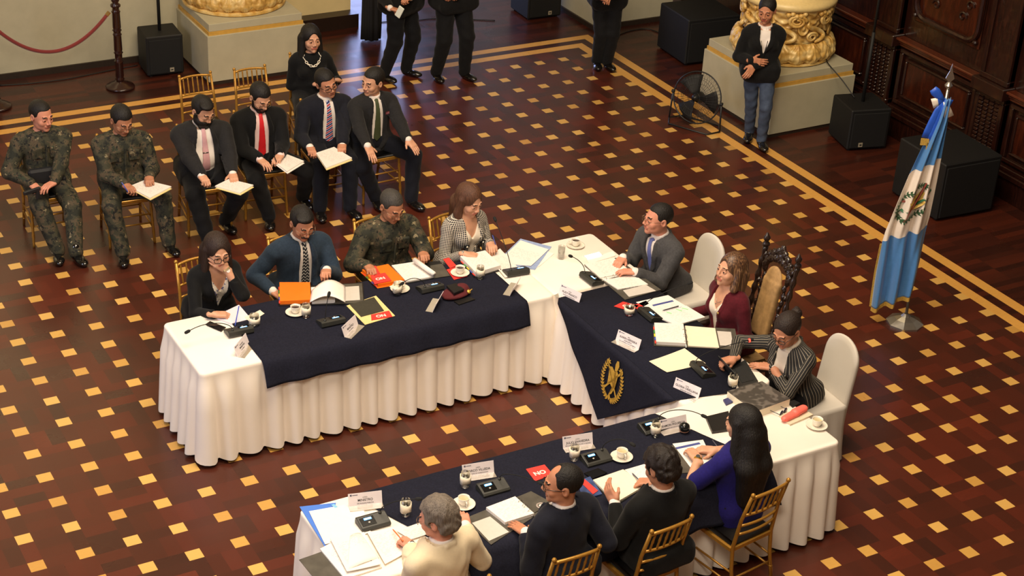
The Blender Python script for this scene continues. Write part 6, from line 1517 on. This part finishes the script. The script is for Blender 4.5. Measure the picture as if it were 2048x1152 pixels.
slab('red_strip_sign',[(1266,612),(1292,602),(1298,608),(1276,620)],TT_,.004,redp,None,'narrow red strip board beside the head table microphone','sign')
slab('spiral_booklet',[(1272,605),(1336,591),(1410,636),(1352,651)],TT_,.004,pgb,None,'open spiral bound booklet with blue band before the person in burgundy','booklet')
slab('spiral_booklet',[(1306,632),(1372,613),(1410,636),(1352,652)],TT_+.005,.010,pgb,None,'thick lower half of the spiral booklet with green marks','booklet')
b=MB(); A_,B_=at(1352,653,TT_+.010),at(1410,637,TT_+.010)
for i in range(24): p=A_+(B_-A_)*i/23; d=nrm(B_-A_); s_=np.cross(d,[0,0,1.]); b.tube([p+s_*.006*math.cos(a)+np.array([0,0,.006*math.sin(a)]) for a in np.linspace(0,6.28,9)],.0008,4)
o=b.build('spiral_binding',blkl,None,A_,True); 
for q in bpy.data.objects:
    if q.name=='spiral_booklet.001': o.parent=q; o.matrix_parent_inverse=(Matrix.Translation(q.location)@q.rotation_euler.to_matrix().to_4x4()).inverted(); o.location=A_
b=MB()
for (u0,v0,u1,v1) in((1333,624,1343,627),(1352,618,1364,622),(1364,616,1376,619)): b.tube([at(u0,v0,TT_+.017),at(u1,v1,TT_+.017)],.003,4)
o=b.build('green_highlight',mat('green_highlighter',S(120,220,130),.6,var=0),None,at(1350,620,TT_+.016)); 
for q in bpy.data.objects:
    if q.name=='spiral_booklet.001': o.parent=q; o.matrix_parent_inverse=(Matrix.Translation(q.location)@q.rotation_euler.to_matrix().to_4x4()).inverted(); o.location=at(1350,620,TT_+.016)
pen(1325,621,1357,612,TT_+.010,TT_+.012,'grey pen lying on the spiral booklet',mat('grey_pen_plastic',S(80,80,90),.3,var=0))
binder('open ring binder with coloured tabs and pale pages on the head table',[(1306,650),(1470,658),(1478,700),(1308,692)],gryc,[(1308,651),(1366,653),(1371,692),(1312,689)],pg,[(1370,653),(1430,658),(1438,697),(1376,693)],crm,TT_,.026,.008,((1367,654),(1373,693)),'left')
slab('film_pocket',[(1434,662),(1462,664),(1466,692),(1440,691)],TT_+.004,.001,gryl,None,'pale pocket at the cover of the head table ring binder','pocket')
papers([(1298,724),(1369,698),(1411,728),(1334,746)],TT_,'cream sheet lying below the open ring binder on the runner',mat('cream_paper',S(238,226,196),.7,var=.02),1,.006)
def laptop():
    px=[(1440,716),(1488,710),(1514,768),(1470,772)]
    A_,B_,C_,D_=[at(u,v,TT_) for u,v in((1436,722),(1480,704),(1515,765),(1475,776))]
    r=empty('laptop',(A_+C_)/2,'slim dark laptop with raised screen beside the reaching hand','laptop'); dkp=mat('dark_slate_case',S(40,42,42),.4,var=.05)
    slab('keyboard_base',[(1462,738),(1490,722),(1516,765),(1478,776)],TT_,.012,dkp,r); slab('keyboard',[(1470,738),(1489,728),(1508,760),(1484,766)],TT_+.012,.003,mat('black_keys',S(24,25,25),.7,bmp=.6,bsc=180),r)
    p0=at(1436,712,TT_+.10);p1=at(1470,748,TT_+.10); q0=p0+np.array([.05,0,-.10]);q1=p1+np.array([.05,0,-.10]); b=MB(); n=nrm(np.cross(p1-p0,q0-p0)); V=[p0,p1,q1,q0]; b.add([v for v in V]+[v+n*.007 for v in V],[(0,1,2,3),(7,6,5,4),(0,4,5,1),(1,5,6,2),(2,6,7,3),(3,7,4,0)]); b.build('screen_lid',dkp,r)
laptop()
def boxfile():
    px=[(1453,797),(1522,777),(1578,812),(1508,838)]; r=slab('box_file',px,TZ,.060,mat('white_box_card',S(232,222,196),.6,var=.02),None,'thick white box file with grey marbled lid near the long haired person','file box')
    pz=[(u,v-13) for u,v in px]
    m=bpy.data.materials.new('marbled_grey_lid'); t,b=nt(m); E.T=t; x,y,z,v=xyz(t,'obj'); n=noise(t,v,5,3); w=E.m('SINE',n*38)
    t.links.new(ramp(t,w*.5+.5,[(.2,S(70,66,62)),(.8,S(104,98,92))]),b.inputs['Base Color']); b.inputs['Roughness'].default_value=.3
    P=[at(u,v,TZ) for u,v in px]; bb=MB(); bb.prism([p[:2] for p in P],TZ+.060,TZ+.064); o=bb.build('marbled_lid',m,None,P[0]); o.parent=r; o.matrix_parent_inverse=(Matrix.Translation(r.location)@r.rotation_euler.to_matrix().to_4x4()).inverted()
boxfile()
slab('small_booklet',[(1446,802),(1459,797),(1466,806),(1452,812)],TZ,.014,mat('navy_red_cover',S(50,54,100),.5,var=0),None,'small red and navy booklet peeking beside the box file','booklet')
slab('tablet_sleeve',[(1574,806),(1588,802),(1600,808),(1585,816)],TZ,.010,blkl,None,'black tablet edge between the box file and coral case','tablet')
phone([(1570,806),(1594,797),(1606,806),(1580,818)],TZ+.0,'black phone between box file and coral glasses case') if False else None
slab('cream_notebook',[(1557,834),(1600,818),(1626,832),(1580,852)],TZ,.014,mat('cream_notebook_cover',S(222,204,176),.6,var=.04),None,'cream notebook under the coral glasses case','notebook')
def coral():
    A_,B_=at(1570,836,TZ+.034),at(1612,814,TZ+.034); X=SD(.004); Zf=([0,0,1.],1.35); A_[2]-=.006; B_[2]-=.006; Cc=(A_+B_)/2; X.u(cap(A_,Cc,.028,.034,Zf),.0); X.u(cap(Cc+[0,0,.008],B_+[0,0,.006]-(B_-A_)*.12,.035,.032,Zf),.003); X.sub(cap(A_+[-.01,-.03,.0],A_+[.02,-.045,.0],.012),.004); X.fn(lambda P,D:np.maximum(D,TZ+.0145-P[...,2])); v,q=X.mesh(); o=link_mesh('glasses_case',v,q,mat('coral_leather',S(246,112,98),.5,var=.04),None,(A_+B_)/2,True); tag(o,'coral red soft glasses case on the cream notebook','glasses case')
coral()
def sunglasses():
    r=empty('sunglasses',at(1567,822,TZ),'dark sunglasses resting against the box file','sunglasses'); c=at(1567,824,TZ+.022); b=MB(); d=nrm([.9,.35,0]); n=nrm(np.cross(d,[0,0,1.]))
    for s_ in(-1,1): b.lathe(c+d*s_*.026,[(0,-.003),(.023,-.002),(.023,.002),(0,.003)],16,[d,np.array([0,0,1.]),n])
    b.tube([c-d*.05,c+d*.05],.003,5); b.tube([c+d*.05,c+d*.05-n*.09],.0025,5); b.tube([c-d*.05,c-d*.05-n*.09],.0025,5); b.build('frame_and_lenses',mat('dark_blue_lens',S(30,40,60),.08,var=0),r,smooth=True)
sunglasses()
slab('black_pouch',[(1411,838),(1456,827),(1466,862),(1424,868)],TZ,.022,blkl,None,'black leather organiser beside the face of the long haired person','case')
def compact():
    c=at(1368,862,TT_+.008); r=empty('round_speaker',c,'small round black domed gadget with copper rim on the runner end','gadget'); b=MB(); b.lathe(c,[(0,0),(.030,0),(.034,.006),(.030,.012)],22); b.build('rim',mat('copper_rim',S(196,150,130),.3,metal=.6),r,smooth=True)
    b=MB(); b.lathe(c,[(.033,.010),(.040,.030),(.034,.052),(.018,.064),(0,.068)],22); b.build('dome',mat('black_gloss_dome',S(22,24,22),.15,var=0),r,smooth=True)
compact()
slab('blue_header_form',[(1345,888),(1406,880),(1430,930),(1388,945)],TT_,.003,pgb,None,'white form with blue header under the hands of the long haired person','papers')
slab('grey_folder',[(1334,893),(1350,890),(1392,944),(1352,948)],TT_,.002,gryc,None,'grey folder edge under the blue header form','folder')
slab('blue_header_form',[(1424,880),(1470,872),(1480,900),(1440,906)],TZ+.002,.003,pgb,None,'white form with blue header right of the clasped hands','papers')
pen(1424,879,1440,901,TZ+.006,TZ+.008,'slim grey pen on the form beside the clasped hands',MATS['grey_pen_plastic'])
# --- near table papers
binder('cream pad binder in front of the person with curly hair',[(1182,963),(1248,940),(1300,968),(1232,1012)],blkl,[(1186,963),(1246,942),(1290,974),(1232,1008)],crm,None,None,TT_,.014,0,None,None)
slab('blue_header_form',[(1249,942),(1290,930),(1318,958),(1280,968)],TT_,.010,pgb,None,'notepad with blue band under the writing hand','papers')
pen(1264,946,1280,962,TT_+.012,TT_+.05,'slim pen in the hand of the person with curly hair',MATS['grey_pen_plastic'])
phone([(1168,948),(1196,938),(1214,947),(1184,958)],TT_,'black phone beneath the microphone of the person with curly hair')
phone([(1180,958),(1208,948),(1215,951),(1188,962)],TT_+.0,'second black phone edge beside the cream pad') if False else None
no_sign([(1052,939),(1089,930),(1106,950),(1070,963)],TT_,'red board reading NO beside the head of the person in midnight suit',size=.055)
slab('red_blue_magazine',[(1155,965),(1180,955),(1204,990),(1165,1002)],TT_,.010,mat('magazine_cover',S(60,76,120),.35,var=.5,nsc=14),None,'thick magazine with red strip between two seated people','magazine')
slab('red_strip_sign',[(1158,962),(1168,958),(1196,982),(1186,989)],TT_+.011,.004,redp,None,'red strip board lying across the magazine','sign')
binder('open ring binder with grey covers before the person in midnight suit',[(928,1038),(1062,983),(1108,1008),(982,1090)],gryc,[(972,1020),(1030,998),(1068,1032),(1010,1050)],pg,[(1036,996),(1062,986),(1100,1010),(1066,1028)],gryc,TT_,.022,.006,((1034,998),(1066,1030)))
slab('film_pocket',[(944,1046),(980,1033),(1018,1064),(978,1082)],TT_+.004,.001,gryl,None,'pale pocket at the cover of the midnight suit binder','pocket')
def seal():
    c=at(1082,1011,TT_+.011); b=MB(); 
    for rr in(.030,.024): b.tube([c+[rr*math.cos(a),rr*math.sin(a),0] for a in np.linspace(0,6.28,25)[:-1]],.0014,4,closed=True)
    b.lathe(c,[(0,0),(.014,0),(.014,.001),(0,.001)],12); o=b.build('round_seal',mat('white_print',S(244,226,214)),None,c); tag(o,'white round seal printed on the grey binder divider','emblem')
seal()
slab('blue_folder',[(599,1014),(672,1006),(650,1096),(646,1088)],TZ+.001,.003,blup,None,'bright blue folder under white sheets at the near table left end','folder')
papers([(618,1024),(722,1004),(742,1066),(650,1090)],TZ+.005,'large plain white sheets over the bright blue folder',pap,2)
slab('blue_tape',[(662,1010),(668,1008),(676,1014),(670,1016)],TZ+.009,.001,mat('light_blue_tab',S(130,190,226),.5,var=0),None,'light blue tab at the top of the plain white sheets','tab')
binder('open binder with grey cover under the written papers at the bottom left',[(598,1120),(660,1098),(700,1150),(640,1172)],gryc,[(640,1100),(700,1068),(764,1136),(690,1160)],pg,None,None,TZ,.010,0)
turned([(700,1074),(722,1068),(758,1118),(694,1142)],TT_+.012,.012,'bent printed page at the lower left corner',pg)
papers([(660,1078),(728,1066),(762,1130),(694,1145)],TZ+.024,'printed page with dark bar, uppermost of the lower left stack',pg,4)
b=MB(); A_,B_=at(722,1069,TZ+.031),at(742,1122,TZ+.031); d=nrm(B_-A_); s_=np.cross([0,0,1.],d); b.box((A_+B_)/2,(np.linalg.norm(B_-A_)/2,.005,.0005),[d,s_,np.array([0,0,1.])]); o=b.build('dark_bar',ink,None,A_); tag(o,'dark printed bar across the uppermost lower left page','mark')
papers([(734,1066),(786,1058),(824,1100),(770,1130)],TT_,'printed page under the pen of the person in ivory jacket',pg,4)
papers([(792,1062),(840,1046),(880,1060),(822,1080)],TT_,'white sheet between the glass and the person in ivory jacket',pg)
pen(785,1058,806,1082,TT_+.03,TT_+.07,'orange and blue pen in the hand of the person in ivory jacket',mat('orange_pen',S(226,110,50),.3,var=0))
# --- things held in the back row
def lapfolder(px,z,label,fm=None,n=8):
    r=slab('folder',[(u+1,v+3) for u,v in px],z,.004,fm or manila,None,label,'folder','folders on laps'); q=slab('page_stack',px,z+.004,.012,pg,None); q.parent=r; q.matrix_parent_inverse=(Matrix.Translation(r.location)@r.rotation_euler.to_matrix().to_4x4()).inverted(); return r
lapfolder([(258,375),(290,362),(343,375),(300,398)],.655,'open folder on the lap of the person in camouflage with glasses')
lapfolder([(430,374),(458,360),(507,372),(480,388)],.66,'open folder held by the bearded person in charcoal suit')
lapfolder([(543,322),(575,311),(608,324),(574,345)],.665,'white papers on the lap of the person with the red tie',pap)
lapfolder([(632,308),(668,296),(704,318),(652,338)],.67,'cream folder with white pages held by the person with plaid tie')
pen(243,364,256,384,.76,.68,'blue pen in the hand of the person in camouflage with glasses',mat('blue_pen_plastic',S(70,90,190))); pen(548,310,553,325,.76,.69,'dark pen in the hand of the person with the red tie',blkl)
pen(985,470,992,492,.94,.84,'blue pen in the hand of the person in tweed',mat('blue_pen_plastic',S(70,90,190)))
b=MB(); c=at(799,24,1.02); b.box(c,(.035,.006,.065),frame(c,[-.6,-.6,.5],[.3,-.3,.9]).M,.004); o=b.build('mobile_phone',mat('white_phone_body',S(220,224,214)),None,c); tag(o,'white phone in the hands of the standing person in black suit','phone')
